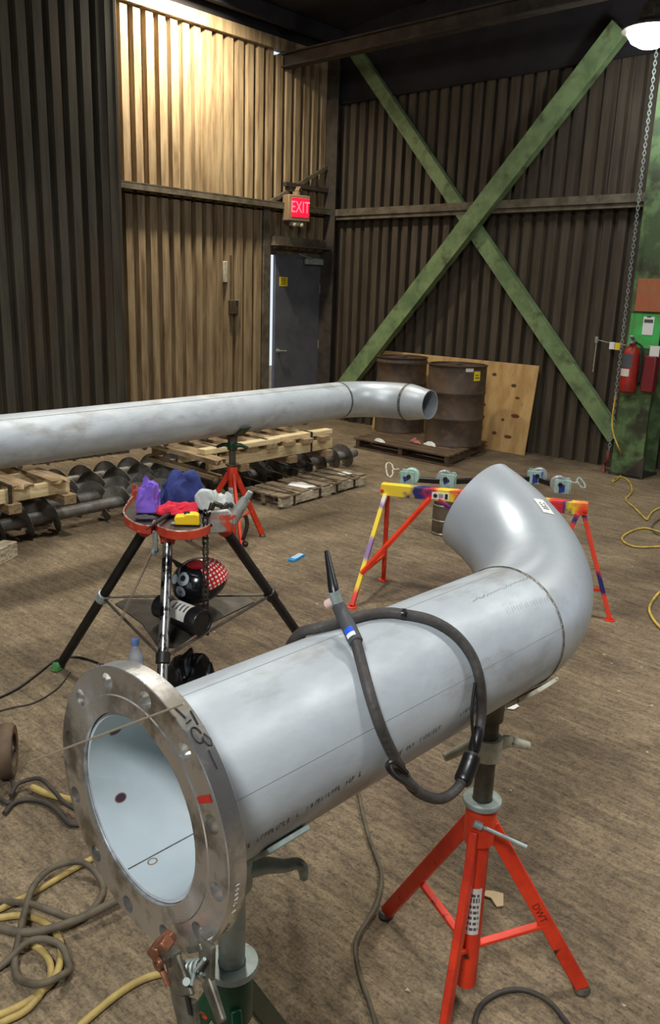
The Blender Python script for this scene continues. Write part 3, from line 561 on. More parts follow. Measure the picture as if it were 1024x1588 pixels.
# ---------------------------------------------------------------- pipe stands
def pipe_stand(name, label, cat, ctr, feet, mats, zt, zc, paint, wing=True, vaz=AZ, vup=.845, labelz=(.24, .42), lab_dir=1, front_hook=False, pin=None, nut=None, scrawl=False):
    c = V((ctr[0], ctr[1], 0)); st = thing(name, label, cat, c)
    P, G, D = paint, mats[0], mats[1]
    mb = MB(); mb.tube([c + ZZ * zt, c + ZZ * (zc - .10)], .0265, 20); tube = mb.build('centre_tube', P, st)
    mb = MB(); mb.lathe([(.027, zc - .115), (.036, zc - .11), (.036, zc - .03), (.030, zc - .012), (.022, zc - .012)], c, (0, 0, 1), 24); mb.build('leg_head', P, st)
    mb = MB(); mb.ring([(.0235, zc - .012), (.044, zc - .012), (.046, zc - .006), (.044, zc), (.0235, zc)], c, (0, 0, 1), 32); mb.build('collar_plate', G, st)
    mb = MB(); mb.tube([c + ZZ * (zc - .08), c + ZZ * (vup - .03)], .0225, 20); mb.build('screw_post', D, st)
    for i, f in enumerate(feet):
        f = V((f[0], f[1], 0)); dd = (f - c).normalized(); top = c + dd * .026 + ZZ * (zc - .07)
        side = dd.cross(ZZ)
        mb = MB(); mb.bar(top, f + ZZ * .012, .019, .037, up=dd); lg = mb.build('leg', P, st, bevel=.003)
        mb = MB(); mb.lathe([(.021, 0), (.023, .006), (.017, .016)], f, (0, 0, 1), 14); mb.build('foot', D, lg)
        mid = top.lerp(f, .58)
        mb = MB(); mb.bar(c + dd * .024 + ZZ * (zt + .11 if zt + .11 < mid.z + .05 else mid.z), mid, .020, .010, up=ZZ); mb.build('leg_link', P, st, bevel=.002)
        if scrawl and i == 1:
            ld = (f - top).normalized(); tn = ld.cross(ZZ).normalized(); tn = tn if tn.dot(V((0, 0, 1.69)) - top) > 0 else -tn; mb = MB()
            text_on(mb, 'DWT', .026, top.lerp(f, .50) + tn * .0100, ld, tn.cross(ld), .0003); mb.build('scrawled_letters', mat('dark_red_scrawl', srgb(120, 28, 16), .6), lg, 0)
    # V head: two plates the pipe lies on, along the pipe
    a = V((sin(vaz), cos(vaz), 0)); s = V((cos(vaz), -sin(vaz), 0)); pc = c + ZZ * (vup + RP)
    for k in (-1, 1):
        t = radians(-90 + k * 42); n_ = s * cos(t) + ZZ * sin(t); o = pc + n_ * (RP + .006)
        mb = MB(); mb.bar(o - a * .042, o + a * .042, .10, .009, up=n_); mb.build('v_plate', mats[2], st, bevel=.002)
    mb = MB(); mb.lathe([(.024, vup - .075), (.030, vup - .07), (.032, vup - .03), (.040, vup - .012), (.034, vup - .002)], c, (0, 0, 1), 20); mb.build('head_socket', D if not front_hook else G, st)
    if nut:
        zn, az1 = nut; e = V((cos(az1), sin(az1), 0))
        mb = MB(); mb.ring([(.0232, zn - .026), (.033, zn - .026), (.034, zn - .02), (.034, zn + .02), (.032, zn + .026), (.0232, zn + .026)], c, (0, 0, 1), 20); nt = mb.build('wing_nut', mats[2], st)
        for k in (-1, 1):
            dn = .012 if not (front_hook and k == 1) else -.004
            pts = [c + e * k * .028 + ZZ * (zn + .004), c + e * k * .055 + ZZ * (zn + .006), c + e * k * .085 + ZZ * (zn - dn * .4), c + e * k * .106 + ZZ * (zn - dn)]; rr = [.017, .014, .011, .0095]
            if front_hook and k == 1: pts += [c + e * .116 + ZZ * (zn - .006), c + e * .119 + ZZ * (zn - .026)]; rr += [.009, .0075]
            mb = MB(); sp_ = spline(pts, 4); nn = len(rr); r2 = [rr[min(nn - 1, int(i / 4))] + (rr[min(nn - 1, int(i / 4) + 1)] - rr[min(nn - 1, int(i / 4))]) * (i % 4) / 4 for i in range(len(sp_))]
            mb.tube(sp_, r2, 12)
            mb.build('wing_handle', mats[2], st)
    if pin:
        mb = MB(); mb.tube([c + V(pin[0]), c + V(pin[0]) + V(pin[1])], .0045, 10); mb.lathe([(.010, -.008), (.010, .012), (.006, .014)], c + V(pin[0]), pin[1], 12); mb.build('lock_pin', M['galv'], st)
    if labelz:
        mb = MB(); wrapstrip(mb, c.x, c.y, .0272, labelz[0], labelz[1], radians(215), radians(345), 10); lb = mb.build('warning_label', M['label'], st)
        mb = MB(); rs = random.Random(4)
        for r_ in range(7):
            z0 = labelz[0] + .012 + r_ * (labelz[1] - labelz[0] - .02) / 7
            a0 = 225
            while a0 < 335:
                w = rs.uniform(5, 22); wrapstrip(mb, c.x, c.y, .0275, z0, z0 + (.013 if r_ == 5 else .008), radians(a0), radians(min(a0 + w, 338)), 3); a0 += w + rs.uniform(3, 9)
        mb.build('label_print', M['greyink'], lb)
    return st
def third(c, f1, f2):
    c = V((c[0], c[1], 0)); a, b = V((f1[0], f1[1], 0)) - c, V((f2[0], f2[1], 0)) - c; d = -(a.normalized() + b.normalized()).normalized() * (a.length + b.length) / 2
    return c + d
s2 = (-.848, 1.475)
fA, fB = (-1.163,1.554,0.000), (-0.649,1.708,0.000)
pipe_stand('pipe_stand', 'orange tripod pipe stand with a white label under the foreground pipe', 'pipe stand', s2, (fA, fB, (-0.819,1.345,0.000)), (M['galv'], M['galvdark'], M['whitegal']), .055, .572, M['orange'], vup=.846, nut=(.705, radians(60)), pin=((.012, -.034, .525), (.10, .055, -.035)), labelz=(.215, .345), scrawl=True)
s1 = (-.868, .738)
pipe_stand('pipe_stand', 'dark green pipe stand with a pale galvanised post under the flange end', 'pipe stand', s1, ((-.60, .58), (-.92, 1.05), (-1.12, .60)), (M['galv'], M['galv'], M['galv']), .06, .60, M['greenp'], vup=.846, nut=(.775, radians(54)), front_hook=True, labelz=None)
mb = MB(); mb.ell((-.858 - .045, .745 - .03, .615), (.013, .013, .010), 10, 8); 
kb = mb.build('red_knob', M['red'], [o for o in bpy.data.objects if o.name == 'pipe_stand.001'][0])
C2 = V((-4.114, 3.49, .896)); AZ2 = radians(-3.4)
g1, g2 = (-4.108,3.763,0.000), (-4.356,3.307,0.000)
pipe_stand('pipe_stand', 'red tripod pipe stand under the long far pipe behind the vise table', 'pipe stand', (-4.114, 3.49), (g1, g2, third((-4.114, 3.49), g1, g2)), (M['galvdark'], M['galvdark'], M['greenp']), .05, .56, M['orange'], vaz=AZ2, vup=.757, nut=(.68, radians(40)), labelz=(.26, .40))
# ================================================================ FAR PIPE
A2 = V((sin(AZ2), cos(AZ2), 0)); S2 = V((cos(AZ2), -sin(AZ2), 0))
far = thing('pipe_spool', 'long stainless pipe across the left with an elbow and an open reducer end', 'pipe', C2)
mb = MB(); mb.ring([(.1305, -5.2), (RP, -5.2), (RP, 1.10), (.1305, 1.10)], C2, A2, 72); fb = mb.build('pipe_barrel', M['stainless'], far)
WF = C2 + A2 * 1.101; mb = MB(); elbow_mesh(mb, WF, A2, S2, RE, pi / 2, RP, 56, 24); mb.build('elbow', M['elbow'], far)
EF = WF + S2 * RE + A2 * RE
mb = MB(); mb.ring([(.1315, .001), (RP, .001), (RP, .02), (.131, .06), (.117, .13), (.1105, .165), (.1095, .195), (.1035, .195), (.1045, .165), (.111, .13), (.125, .06), (.1315, .02)], EF, S2, 56); mb.build('reducer', M['elbow'], far)
mb = MB(); mb.ring([(RP - .001, -.012), (RP + .0012, -.010), (RP + .0024, 0), (RP + .0012, .010), (RP - .001, .012)], WF, A2, 56); mb.build('weld_bead', M['weldgrey'], far)
mb = MB(); mb.ring([(RP - .001, -.013), (RP + .0012, -.011), (RP + .0024, 0), (RP + .0012, .011), (RP - .001, .013)], EF, S2, 56); mb.build('weld_bead', M['weldgrey'], far)
def PF(s, deg, r): t = radians(deg); return C2 + A2 * s + (S2 * cos(t) + ZZ * sin(t)) * r
mb = MB(); mb.tube([PF(s, 62, RP) for s in (-5, -2, .2, 1.08)], .0014, 5); mb.build('pipe_seam', M['weldgrey'], fb)
# ================================================================ TORCH WITH HOSE ON THE PIPE
to = thing('welding_torch', 'black welding torch with a thick grey hose draped over the foreground pipe', 'torch', (-0.796,0.938,1.142))
ga, gb = V((-0.804,0.947,1.137)), V((-0.875,0.981,1.169))
gd = (gb - ga).normalized()
def along(k): return ga + (gb - ga) * k
mb = MB(); mb.tube([along(-.02), along(0), along(.5), along(1), along(1.03)], [.0105, .0122, .0128, .0122, .010], 20); mb.build('handle', mat('grey_rubber_grip', srgb(74, 74, 76), .55), to)
nb = V((-0.885,0.978,1.195)); mb = MB(); mb.tube([gb, gb.lerp(nb, .6), nb], [.010, .010, .012], 14); mb.build('torch_neck', M['galv'], to)
tp = V((-0.930,1.005,1.250)); mb = MB(); mb.tube([nb.lerp(tp, -.12), nb, nb.lerp(tp, .12), nb.lerp(tp, .5), tp], [.007, .0092, .0092, .0068, .0045], 16); mb.build('back_cap', M['black'], to)
mb = MB(); mb.tube([gb.lerp(nb, .25) - SD * .010, gb.lerp(nb, .25) - SD * .024 - ZZ * .010], .008, 12); mb.build('nozzle', mat('pink_ceramic_cup', srgb(226, 196, 186), .5), to)
mb = MB(); lq = along(.13); bs = basis(gd)
camd = (V((0, 0, 1.69)) - lq).normalized(); camd = (camd - gd * camd.dot(gd)).normalized(); sdv = gd.cross(camd)
def gl(k, ang, r): t = radians(ang); return along(k) + (camd * cos(t) + sdv * sin(t)) * r
for nm, k0, k1, mm in (('blue_label', .16, .30, 'bluelab'), ('white_label', .06, .16, 'white')):
    mb = MB(); vs = [gl(k, a_, .0132) for k in (k0, k1) for a_ in (-50, -25, 0, 25)]; mb.add(vs, [(i, i + 1, i + 5, i + 4) for i in range(3)]); mb.build(nm, M[mm], to)
hp = [along(.02), (-0.784,0.937,1.115), (-0.740,0.912,1.077), (-0.716,0.913,1.030), (-0.709,0.940,0.974), (-0.700,0.961,0.930), (-0.690,0.994,0.888), (-0.690,1.059,0.846), (-0.690,1.112,0.844), (-0.695,1.149,0.867), (-0.700,1.176,0.906), (-0.711,1.205,0.943), (-0.708,1.185,1.017), (-0.728,1.181,1.065), (-0.760,1.168,1.101), (-0.798,1.144,1.123), (-0.836,1.110,1.132), (-0.858,1.091,1.133)]
l0, l1 = V((-0.869,1.077,1.133)), V((-0.836,1.110,1.132))
cont = [PP(.50, 100, RP + .0105), PP(.45, 104, RP + .0105), PP(.41, 112, RP + .0105), PP(.40, 128, RP + .0105), PP(.42, 160, RP + .012), PP(.45, 195, RP + .03), (-1.10, 1.10, .72), (-1.45, 1.42, .36), (-1.85, 1.78, .04), (-1.97, 1.90, .012), (-2.03, 2.02, .012)]
mb = MB(); mb.tube(spline(hp + cont, 8), .0094, 14); hose = mb.build('hose', M['rubber'], to, 60)
hs = spline(hp, 10)
def sleeve(i0, i1, r, name, m): 
    mb = MB(); q = hs[i0:i1]; mb.tube(q, [r * .9] + [r] * (len(q) - 2) + [r * .9], 14); mb.build(name, M[m], to)
sleeve(83, 96, .0165, 'zip_cover', 'black'); sleeve(96, 106, .0112, 'zip_cover', 'black'); sleeve(44, 48, .0106, 'tape_wrap', 'black'); sleeve(158, 162, .0102, 'tape_wrap', 'black')
mb = MB(); mb.tube(spline([(-0.690,0.994,0.888), (-0.680,0.935,0.939), (-0.685,0.904,0.970), (-0.690,0.903,0.982), (-0.690,0.921,0.977), (-0.690,0.954,0.944)], 6), .0042, 8); mb.build('power_lead', M['black'], to)
mb = MB(); mb.tube(spline([(-0.690,1.158,0.899), (-0.700,1.153,0.968), (-0.708,1.168,1.023)], 6), .0030, 8); mb.build('thin_lead', M['black'], to)
# ================================================================ TRI-STAND CHAIN VISE TABLE
tc = V((-2.572, 1.868, 0)); vt = thing('vise_table', 'red rimmed tripod vise table cluttered with cloths and tools', 'vise stand', tc)
def legtube(a, b, m, r=.0205): mb = MB(); mb.tube([a, b], r, 16); return mb.build('leg', m, vt)
LL = (V((-2.635, 1.80, .775)), V((-3.174,1.682,0.000)) + ZZ * .02); legtube(LL[0], LL[1], M['blackm'])
LFo = V((-2.136,1.475,-0.000)) + ZZ * .02; LF = (V((-2.50, 1.80, .775)), LFo); tag(legtube(LF[0], LF[1], M['chrome'], .0195), 'shiny scratched leg')
LR = (V((-2.461,2.032,0.770)), V((-2.417,2.568,0.000)) + ZZ * .02); legtube(LR[0], LR[1], M['blackm'])
for q in (LL, LF, LR): mb = MB(); mb.ell(q[1] - ZZ * .002, (.024, .024, .018), 12, 8); mb.build('foot', M['blackm'], vt)
out = [(-2.826,1.825,0.800), (-2.740,1.756,0.800), (-2.642,1.712,0.800), (-2.548,1.699,0.800), (-2.504,1.724,0.800), (-2.555,1.774,0.800), (-2.470,1.738,0.800), (-2.383,1.750,0.800), (-2.347,1.818,0.800), (-2.369,1.897,0.800), (-2.438,1.984,0.800), (-2.542,2.056,0.800), (-2.670,2.131,0.800), (-2.809,2.156,0.800), (-2.924,2.109,0.800), (-2.968,2.017,0.800), (-2.934,1.931,0.800)]
loop = spline([(p[0], p[1], 0) for p in out], 4, True)
ctr_ = sum(loop, V((0, 0, 0))) / len(loop)
mb = MB(); n = len(loop)
prof = [(1.0, .782), (1.0, .812), (.965, .814), (.955, .804), (.955, .790)]
vs = [ctr_ + (p - ctr_) * k + ZZ * z for k, z in prof for p in loop]; mb.add(vs, [(i * n + j, i * n + (j + 1) % n, (i + 1) * n + (j + 1) % n, (i + 1) * n + j) for i in range(4) for j in range(n)] ); mb.build('tray_rim', M['rim'], vt, 50)
mb = MB(); mb.tube([p + ZZ * .8135 + (ctr_ - p) * .018 for p in loop], .0032, 6, closed=True); tag(mb.build('worn_edge', mat('worn_pale_edge', srgb(196, 178, 164), .45, .3, srgb(150, 70, 50), 30), vt), 'pale worn upper edge')
mb = MB(); vs = [ctr_ + (p - ctr_) * k + ZZ * z for z, k in ((.780, .99), (.800, .97)) for p in loop]; mb.add(vs, [tuple(range(n - 1, -1, -1)), tuple(range(n, 2 * n))] + [(j, (j + 1) % n, n + (j + 1) % n, n + j) for j in range(n)]); mb.build('tray_top', M['traytop'], vt, 0)
mb = MB(); a_, b_ = V((-2.926,1.923,0.800)), V((-2.965,2.002,0.800)); mb.add([(*a_.xy, .80), (*b_.xy, .80), (*b_.xy, .845), (*a_.xy, .865)], [(0, 1, 2, 3)]); q = mb.build('back_tab', M['rim'], vt, 0); so = q.modifiers.new('t', 'SOLIDIFY'); so.thickness = .008
for q in (LL, LF, LR):
    d_ = (q[1] - q[0]).normalized(); mb = MB(); mb.tube([q[0] - d_ * .01, q[0] + d_ * .045], [.040, .026], 16); mb.build('leg_socket', M['rim'], vt)
# vise casting with jaws, screw and tension handle at the right
va = V((-2.358,1.957,0.830)); RT = V((.729, .684, 0)).normalized(); BK = V((-.684, .729, 0))
def vq(x, y, z): return va + RT * x + BK * y + ZZ * z
mb = MB(); mb.prism([(-.055, -.055), (.035, -.045), (.040, .020), (.020, .045), (-.050, .035)], vq(0, .045, 0), RT, ZZ, BK * -.07); body = mb.build('vise_body', M['visewhite'], vt, bevel=.006)
mb = MB(); mb.tube([vq(.030, .01, -.01), vq(.052, .01, .030), vq(.085, .01, .080)], [.026, .024, .018], 14); mb.build('vise_arm', M['visewhite'], vt)
mb = MB(); p0, p1 = vq(.083, .01, .078), vq(.104, .01, .112)
for i in range(7): k = i / 7; mb.tube([p0.lerp(p1, k), p0.lerp(p1, k + .09)], [.0125, .0095], 12)
mb.tube([p0.lerp(p1, -.4), p0], [.020, .017], 12); mb.build('tension_screw', M['galv'], vt)
mb = MB(); mb.tube(spline([vq(.075, -.005, -.08), vq(.092, -.01, -.02), vq(.085, -.01, .02)]), .008, 10); mb.ell(vq(.085, -.01, -.095), (.013, .013, .013), 10, 8); mb.build('tension_handle', M['chain'], vt)
mb = MB()
for k in (-1, 1): mb.bar(vq(-.030 + .02 * k, -.005, .03), vq(-.010 + .03 * k, .0, .062), .020, .020); mb.bar(vq(-.010 + .03 * k, .0, .062), vq(.016 + .02 * k, .0, .050), .018, .018)
mb.build('vise_jaw', M['chain'], vt, bevel=.004)
# drive chain hanging from the vise
ch0, ch1 = vq(-.066, -.03, .022), V((0.000,0.000,1.690)) ; cdist = ch0 - V((0, 0, 1.69))
zend = .352; mb = MB(); N_ = 24
for i in range(N_):
    z = ch0.z + (zend - ch0.z) * i / N_; q = V((ch0.x, ch0.y, z)); R = Matrix.Rotation(.6, 3, 'Z')
    for k in (-1, 1): mb.bar(q + R @ V((.006 * k + (.003 if i % 2 else 0) * k, 0, -.014)), q + R @ V((.006 * k + (.003 if i % 2 else 0) * k, 0, .014)), .003, .015, up=R @ V((0, 1, 0)))
    mb.tube([q + R @ V((-.012, 0, -.010)), q + R @ V((.012, 0, -.010))], .0052, 8)
mb.tube([ch0 + V((0, 0, .0)), vq(-.04, -.01, .03)], .010, 8); mb.build('vise_chain', M['chain'], vt)
# lower tray: folding triangular plate and rods between the legs
TL, TR_, TF = LL[0].lerp(LL[1], .45), LR[0].lerp(LR[1], .52), LF[0].lerp(LF[1], .56)
zt = .40; TL = LL[0].lerp(LL[1], (LL[0].z - zt) / LL[0].z); TR_ = LR[0].lerp(LR[1], (LR[0].z - zt) / LR[0].z); TF = LF[0].lerp(LF[1], (LF[0].z - zt + .04) / LF[0].z)
mb = MB(); cen = (TL + TR_ + TF) / 3
tri = []
for a_, b_ in ((TL, TR_), (TR_, TF), (TF, TL)):
    for k in (.10, .5, .90): tri.append(a_.lerp(b_, k).lerp(cen, .10 if k != .5 else .22))
mb.add([p + ZZ * h for h in (-.006, .0) for p in tri], [tuple(range(8, -1, -1)), tuple(range(9, 18))] + [(i, (i + 1) % 9, 9 + (i + 1) % 9, 9 + i) for i in range(9)]); mb.build('lower_tray', M['traytop'], vt, 0)
for a_, b_ in ((TL, TR_), (TR_, TF), (TF, TL)): mb = MB(); mb.tube([a_, b_], .006, 8); mb.build('tray_rod', M['galvdark'], vt)
for q in (TL, TR_, TF):
    mb = MB(); mb.lathe([(.022, -.022), (.027, -.018), (.027, .018), (.022, .022)], q, LL[1] - LL[0] if q is TL else (LR[1] - LR[0] if q is TR_ else LF[1] - LF[0]), 16); mb.build('leg_clamp', M['galv'] if q is TL else M['blackm'], vt)
mb = MB(); q = V((-2.498,1.738,0.740)); mb.tube([(q.x, q.y, .79), (q.x, q.y, .715)], .010, 8); mb.ring([(.008, -.006), (.016, -.006), (.016, .006), (.008, .006)], (q.x, q.y, .71), (1, .3, 0), 12); mb.build('rod_holder', M['galv'], vt)
# filler rods leaning from the table to the floor
for i, (px, top, lab) in enumerate((((-2.794,1.565,0.000), (-2.511,1.762,0.750), 'thin bare welding rod leaning from the vise table, right one of the two'), ((-2.748,1.506,0.000), (-2.516,1.754,0.740), 'thin bare welding rod leaning from the vise table, left one of the two'))):
    t = V(top); b = V(px) + ZZ * .003; mb = MB(); mb.tube([b, t], .0022, 6); tag(mb.build('welding_rod', M['wire'], None, origin=b), lab, 'welding rod', 'rods leaning on the vise table')
# ---- things on the table
def heap(name, label, cat, ctr, rx, ry, h, m, seed, rot=0, rough=.35, fold=9, sharp=1.0, sx=0, group=None):
    mb = MB(); nr, ns = 20, 60; vs = []; top = []
    c = V(ctr); s_ = seed * 13.7
    for i in range(nr + 1):
        r = i / nr
        for k in range(ns):
            t = 2 * pi * k / ns; e = 1 + .22 * noise.noise(V((cos(t) * 1.6 + s_, sin(t) * 1.6, s_)))
            x, y = rx * r * e * cos(t), ry * r * e * sin(t)
            z = h * max(0, 1 - r ** 2.2) ** .75
            f = noise.noise(V((x / rx * 2.2 + s_, y / ry * 2.2, s_ * .3))); g = 1 - abs(noise.noise(V((x / rx * 2.9 - s_, y / ry * 2.9, s_ * 1.1)))) * 2
            z = z * (1 + rough * f) + h * .10 * g * sharp * (1 - r ** 4)
            z = max(z, .004 + .010 * abs(f) * (1 - r * .8))
            d1 = noise.noise_vector(V((x * 13 + s_, y * 13, z * 13))) * .022 + noise.noise_vector(V((x * 38 - s_, y * 38, z * 38))) * .007
            w = min(1, z / (h * .5 + .001)) * sharp; x += d1.x * w; y += d1.y * w; z = max(.003, z + d1.z * w * 1.3)
            p = Matrix.Rotation(rot, 3, 'Z') @ V((x + sx * z, y, 0)); vs.append(c + p + ZZ * z)
    fs = [(i * ns + k, i * ns + (k + 1) % ns, (i + 1) * ns + (k + 1) % ns, (i + 1) * ns + k) for i in range(nr) for k in range(ns)]
    n0 = len(vs); vs += [V((v.x, v.y, c.z)) for v in vs[-ns:]]; fs += [(nr * ns + k, nr * ns + (k + 1) % ns, n0 + (k + 1) % ns, n0 + k) for k in range(ns)]; fs.append(tuple(range(n0 + ns - 1, n0 - 1, -1)))
    mb.add(vs, fs); o = mb.build(name, m, None, 0, origin=ctr)
    o.data.polygons.foreach_set('use_smooth', [True] * len(o.data.polygons)); sb = o.modifiers.new('soft', 'SUBSURF'); sb.levels = 1; sb.render_levels = 1
    return tag(o, label, cat, group)
AZR = math.atan2(.684, .729)
heap('cloth_heap', 'crumpled navy blue cloth heaped highest on the vise table', 'cloth', (-2.702,2.020,0.812), .118, .085, .112, M['bluecloth'], 1, AZR, .6, sharp=1.3)
heap('cloth_heap', 'crumpled purple cloth left of the navy heap on the vise table', 'cloth', (-2.689,1.841,0.812), .052, .052, .092, M['purple'], 2, AZR + .4, .6, sharp=1.6)
heap('cloth_heap', 'crumpled red cloth under the navy heap on the vise table', 'cloth', (-2.590,1.898,0.812), .088, .036, .030, M['redcloth'], 3, AZR, .5, sharp=1.4)
heap('cloth_heap', 'pale grey rag right of the navy heap behind the yellow tape measure', 'cloth', (-2.573,2.060,0.812), .058, .052, .080, M['greycloth'], 4, AZR, .35, sharp=.9)
heap('cloth_heap', 'pale grey rag draped against the vise jaws', 'cloth', (-2.452,2.026,0.824), .062, .042, .070, M['greycloth'], 5, AZR - .3, .35, sharp=.9)
heap('work_glove', 'dark grey glove in front of the purple cloth', 'glove', (-2.621,1.772,0.812), .042, .026, .016, M['darkcloth'], 6, AZR, .4)
tm = thing('tape_measure', 'yellow tape measure at the front of the vise table', 'tape measure', (-2.461,1.863,0.804))
q = V(tm['_o']); RR = Matrix.Rotation(AZR + .1, 3, 'Z')
def tq(x, y, z): return q + RR @ V((x, y, z))
mb = MB(); mb.prism([(-.047, .002), (.047, .0), (.050, .012), (.044, .040), (.030, .046), (-.006, .045), (-.012, .038), (-.042, .036), (-.050, .026)], tq(0, -.022, 0), RR @ V((1, 0, 0)), ZZ, RR @ V((0, .044, 0))); mb.build('case', M['yellow'], tm, bevel=.005)
mb = MB(); mb.prism([(-.012, .040), (.010, .046), (.008, .052), (-.012, .048)], tq(0, -.010, 0), RR @ V((1, 0, 0)), ZZ, RR @ V((0, .02, 0))); mb.build('lock_button', M['black'], tm, bevel=.002)
mb = MB(); mb.bar(tq(-.046, 0, .004), tq(-.060, 0, .004), .02, .004); mb.bar(tq(-.058, 0, .004), tq(-.058, 0, -.002), .02, .003); mb.build('blade_hook', M['galv'], tm)
wr = thing('pliers', 'long dark pliers lying across the table rim by the tape measure', 'pliers', (-2.496,1.762,0.820))
pa_, pb_ = V((-2.444,1.663,0.825)), V((-2.597,1.890,0.820)); mb = MB(); mb.tube([pa_, pa_.lerp(pb_, .5), pb_], [.0025, .008, .009], 10); mb.build('handle', M['black'], wr)
mb = MB(); mb.tube([pb_ + V((0, 0, -.004)), pb_.lerp(V((-2.512,1.946,0.820)), .6), V((-2.497,1.948,0.815))], [.008, .008, .006], 10); mb.build('handle', M['black'], wr)
mb = MB(); mb.tube(spline([(-2.601,1.963,0.820), (-2.554,2.018,0.815), (-2.464,1.986,0.810), (-2.374,1.907,0.810)]), .007, 8); tag(mb.build('cable_loop', M['black'], None, origin=(-2.545,2.011,0.810)), 'short black cable curled behind the yellow tape measure', 'cable')
# ---- on the lower tray
hm = thing('welding_helmet', 'glossy black welding helmet with round stickers under the vise table', 'helmet', (-2.538,1.982,0.400))
hc_ = V((-2.558,1.992,0.420)) + ZZ * .085
def hf(p):
    if p.z < 0: p.z *= .75
    p.x *= 1 + .15 * p.y / .13
    return p
HR = Matrix.Rotation(AZR, 3, 'Z') @ Matrix.Rotation(radians(-18), 3, 'Y')
mb = MB(); mb.ell(hc_, (.118, .115, .105), 36, 22, HR, hf); mb.build('shell', M['helmet'], hm, 60)
def onh(az, el, k=1.0):
    p = V((.118 * cos(el) * sin(az), -.115 * cos(el) * cos(az), .105 * sin(el))); p = hf(p) * k; return hc_ + HR @ p
def hdisc(az, el, r, m, name, k=1.006, e2=1):
    c = onh(az, el, k); n_ = (c - hc_).normalized(); a_, b_, _ = basis(n_); mb = MB(); vs = [c + n_ * .0015] + [onh(az + r / .11 * cos(t) / max(.4, cos(el)), el + e2 * r / .11 * sin(t), k) for t in [2 * pi * i / 18 for i in range(18)]]
    mb.add(vs, [(0, i + 1, (i + 1) % 18 + 1) for i in range(18)]); return mb.build(name, m, hm, 60)
hdisc(-.42, .62, .030, M['silver'], 'round_sticker'); hdisc(-.40, .64, .013, M['ink'], 'sticker_dot', 1.012)
hdisc(-.62, .12, .026, M['silver'], 'round_sticker'); hdisc(-.60, .13, .012, mat('grey_blue_print', srgb(110, 130, 150), .5), 'sticker_print', 1.012, .5)
hdisc(-1.02, .60, .026, M['silver'], 'square_sticker', 1.006, .8)
mb = MB(); mb.tube(spline([onh(.35, .55, 1.02), onh(.1, .68, 1.05), onh(-.1, .8, 1.04)]), .007, 8); mb.build('visor_hinge', M['black'], hm)
mb = MB(); p = onh(-.9, 1.1, 1.0); mb.prism([(-.02, 0), (.03, 0), (-.045, .04)], p, RT, ZZ, BK * .006); mb.build('neck_flap', M['black'], hm)
# polka dot cap lying on the helmet
cp = thing('polka_dot_cap', 'red cap with white polka dots lying on the black helmet', 'cap', V((-2.673,2.215,0.420)) + ZZ * .06)
mb = MB(); nu, nv = 20, 12; vs = []
for i in range(nv + 1):
    for j in range(nu + 1):
        az_ = .55 + 1.55 * j / nu; el_ = -.18 + 1.15 * i / nv; k = 1.035 + .02 * noise.noise(V((az_ * 3, el_ * 3, 1)))
        vs.append(onh(az_, el_, k))
mb.add(vs, [(i * (nu + 1) + j, i * (nu + 1) + j + 1, (i + 1) * (nu + 1) + j + 1, (i + 1) * (nu + 1) + j) for i in range(nv) for j in range(nu)])
cpo = mb.build('crown', M['dots'], cp, 60); so = cpo.modifiers.new('t', 'SOLIDIFY'); so.thickness = .004
uvl = cpo.data.uv_layers.new(name='UVMap')
for p in cpo.data.polygons:
    for li in p.loop_indices:
        vi = cpo.data.loops[li].vertex_index; i, j = divmod(vi, nu + 1); uvl.data[li].uv = (j / nu * 9 + (.5 if int(i / nv * 7) % 2 else 0) * 0, i / nv * 7)
mb = MB(); mb.ell(onh(.55, 1.02, 1.02), (.045, .03, .018), 14, 8, Matrix.Rotation(AZR, 3, 'Z')); mb.build('brim', mat('dark_red_cloth', srgb(150, 14, 26), .9), cp)
# rod canister
rc = thing('rod_canister', 'black round canister with a white label lying on the lower tray', 'canister', (-2.455,1.847,0.420))
k0, k1 = V((-2.562,1.798,0.456)), V((-2.315,1.820,0.452)); kd = (k1 - k0).normalized(); kl = (k1 - k0).length
mb = MB(); mb.lathe([(.045, 0), (.048, .003), (.048, kl * .80), (.053, kl * .80 + .002), (.053, kl - .004), (.050, kl), (.042, kl), (.040, kl - .005), (0, kl - .005)], k0, kd, 28); mb.build('canister_body', M['black'], rc)
ka, kb_, _ = basis(kd); mb = MB(); vs = []
for z in (kl * .30, kl * .76):
    for i in range(10): t = radians(140 + i * 14); vs.append(k0 + kd * z + (ka * cos(t) + kb_ * sin(t)) * .0485)
cv = (V((0, 0, 1.69)) - k0); cv = (cv - kd * cv.dot(kd)).normalized(); cw = kd.cross(cv); vs = []
for z in (kl * .34, kl * .77):
    for i in range(10): t = radians(-75 + i * 12) * 1; vs.append(k0 + kd * z + (cv * cos(t) - cw * sin(t) * -1) * .0485)
mb.add(vs, [(i, i + 1, 11 + i, 10 + i) for i in range(9)]); lb = mb.build('paper_label', M['label'], rc)
mb = MB()
for r_ in range(4):
    z = kl * (.44 + .085 * r_); vs = [k0 + kd * zz + (cv * cos(t) + cw * sin(t)) * .049 for zz in (z, z + .008) for t in [radians(-50 + i * 10) for i in range(5)]]; mb.add(vs, [(i, i + 1, 6 + i, 5 + i) for i in range(4)])
mb.build('label_print', M['greyink'], lb)
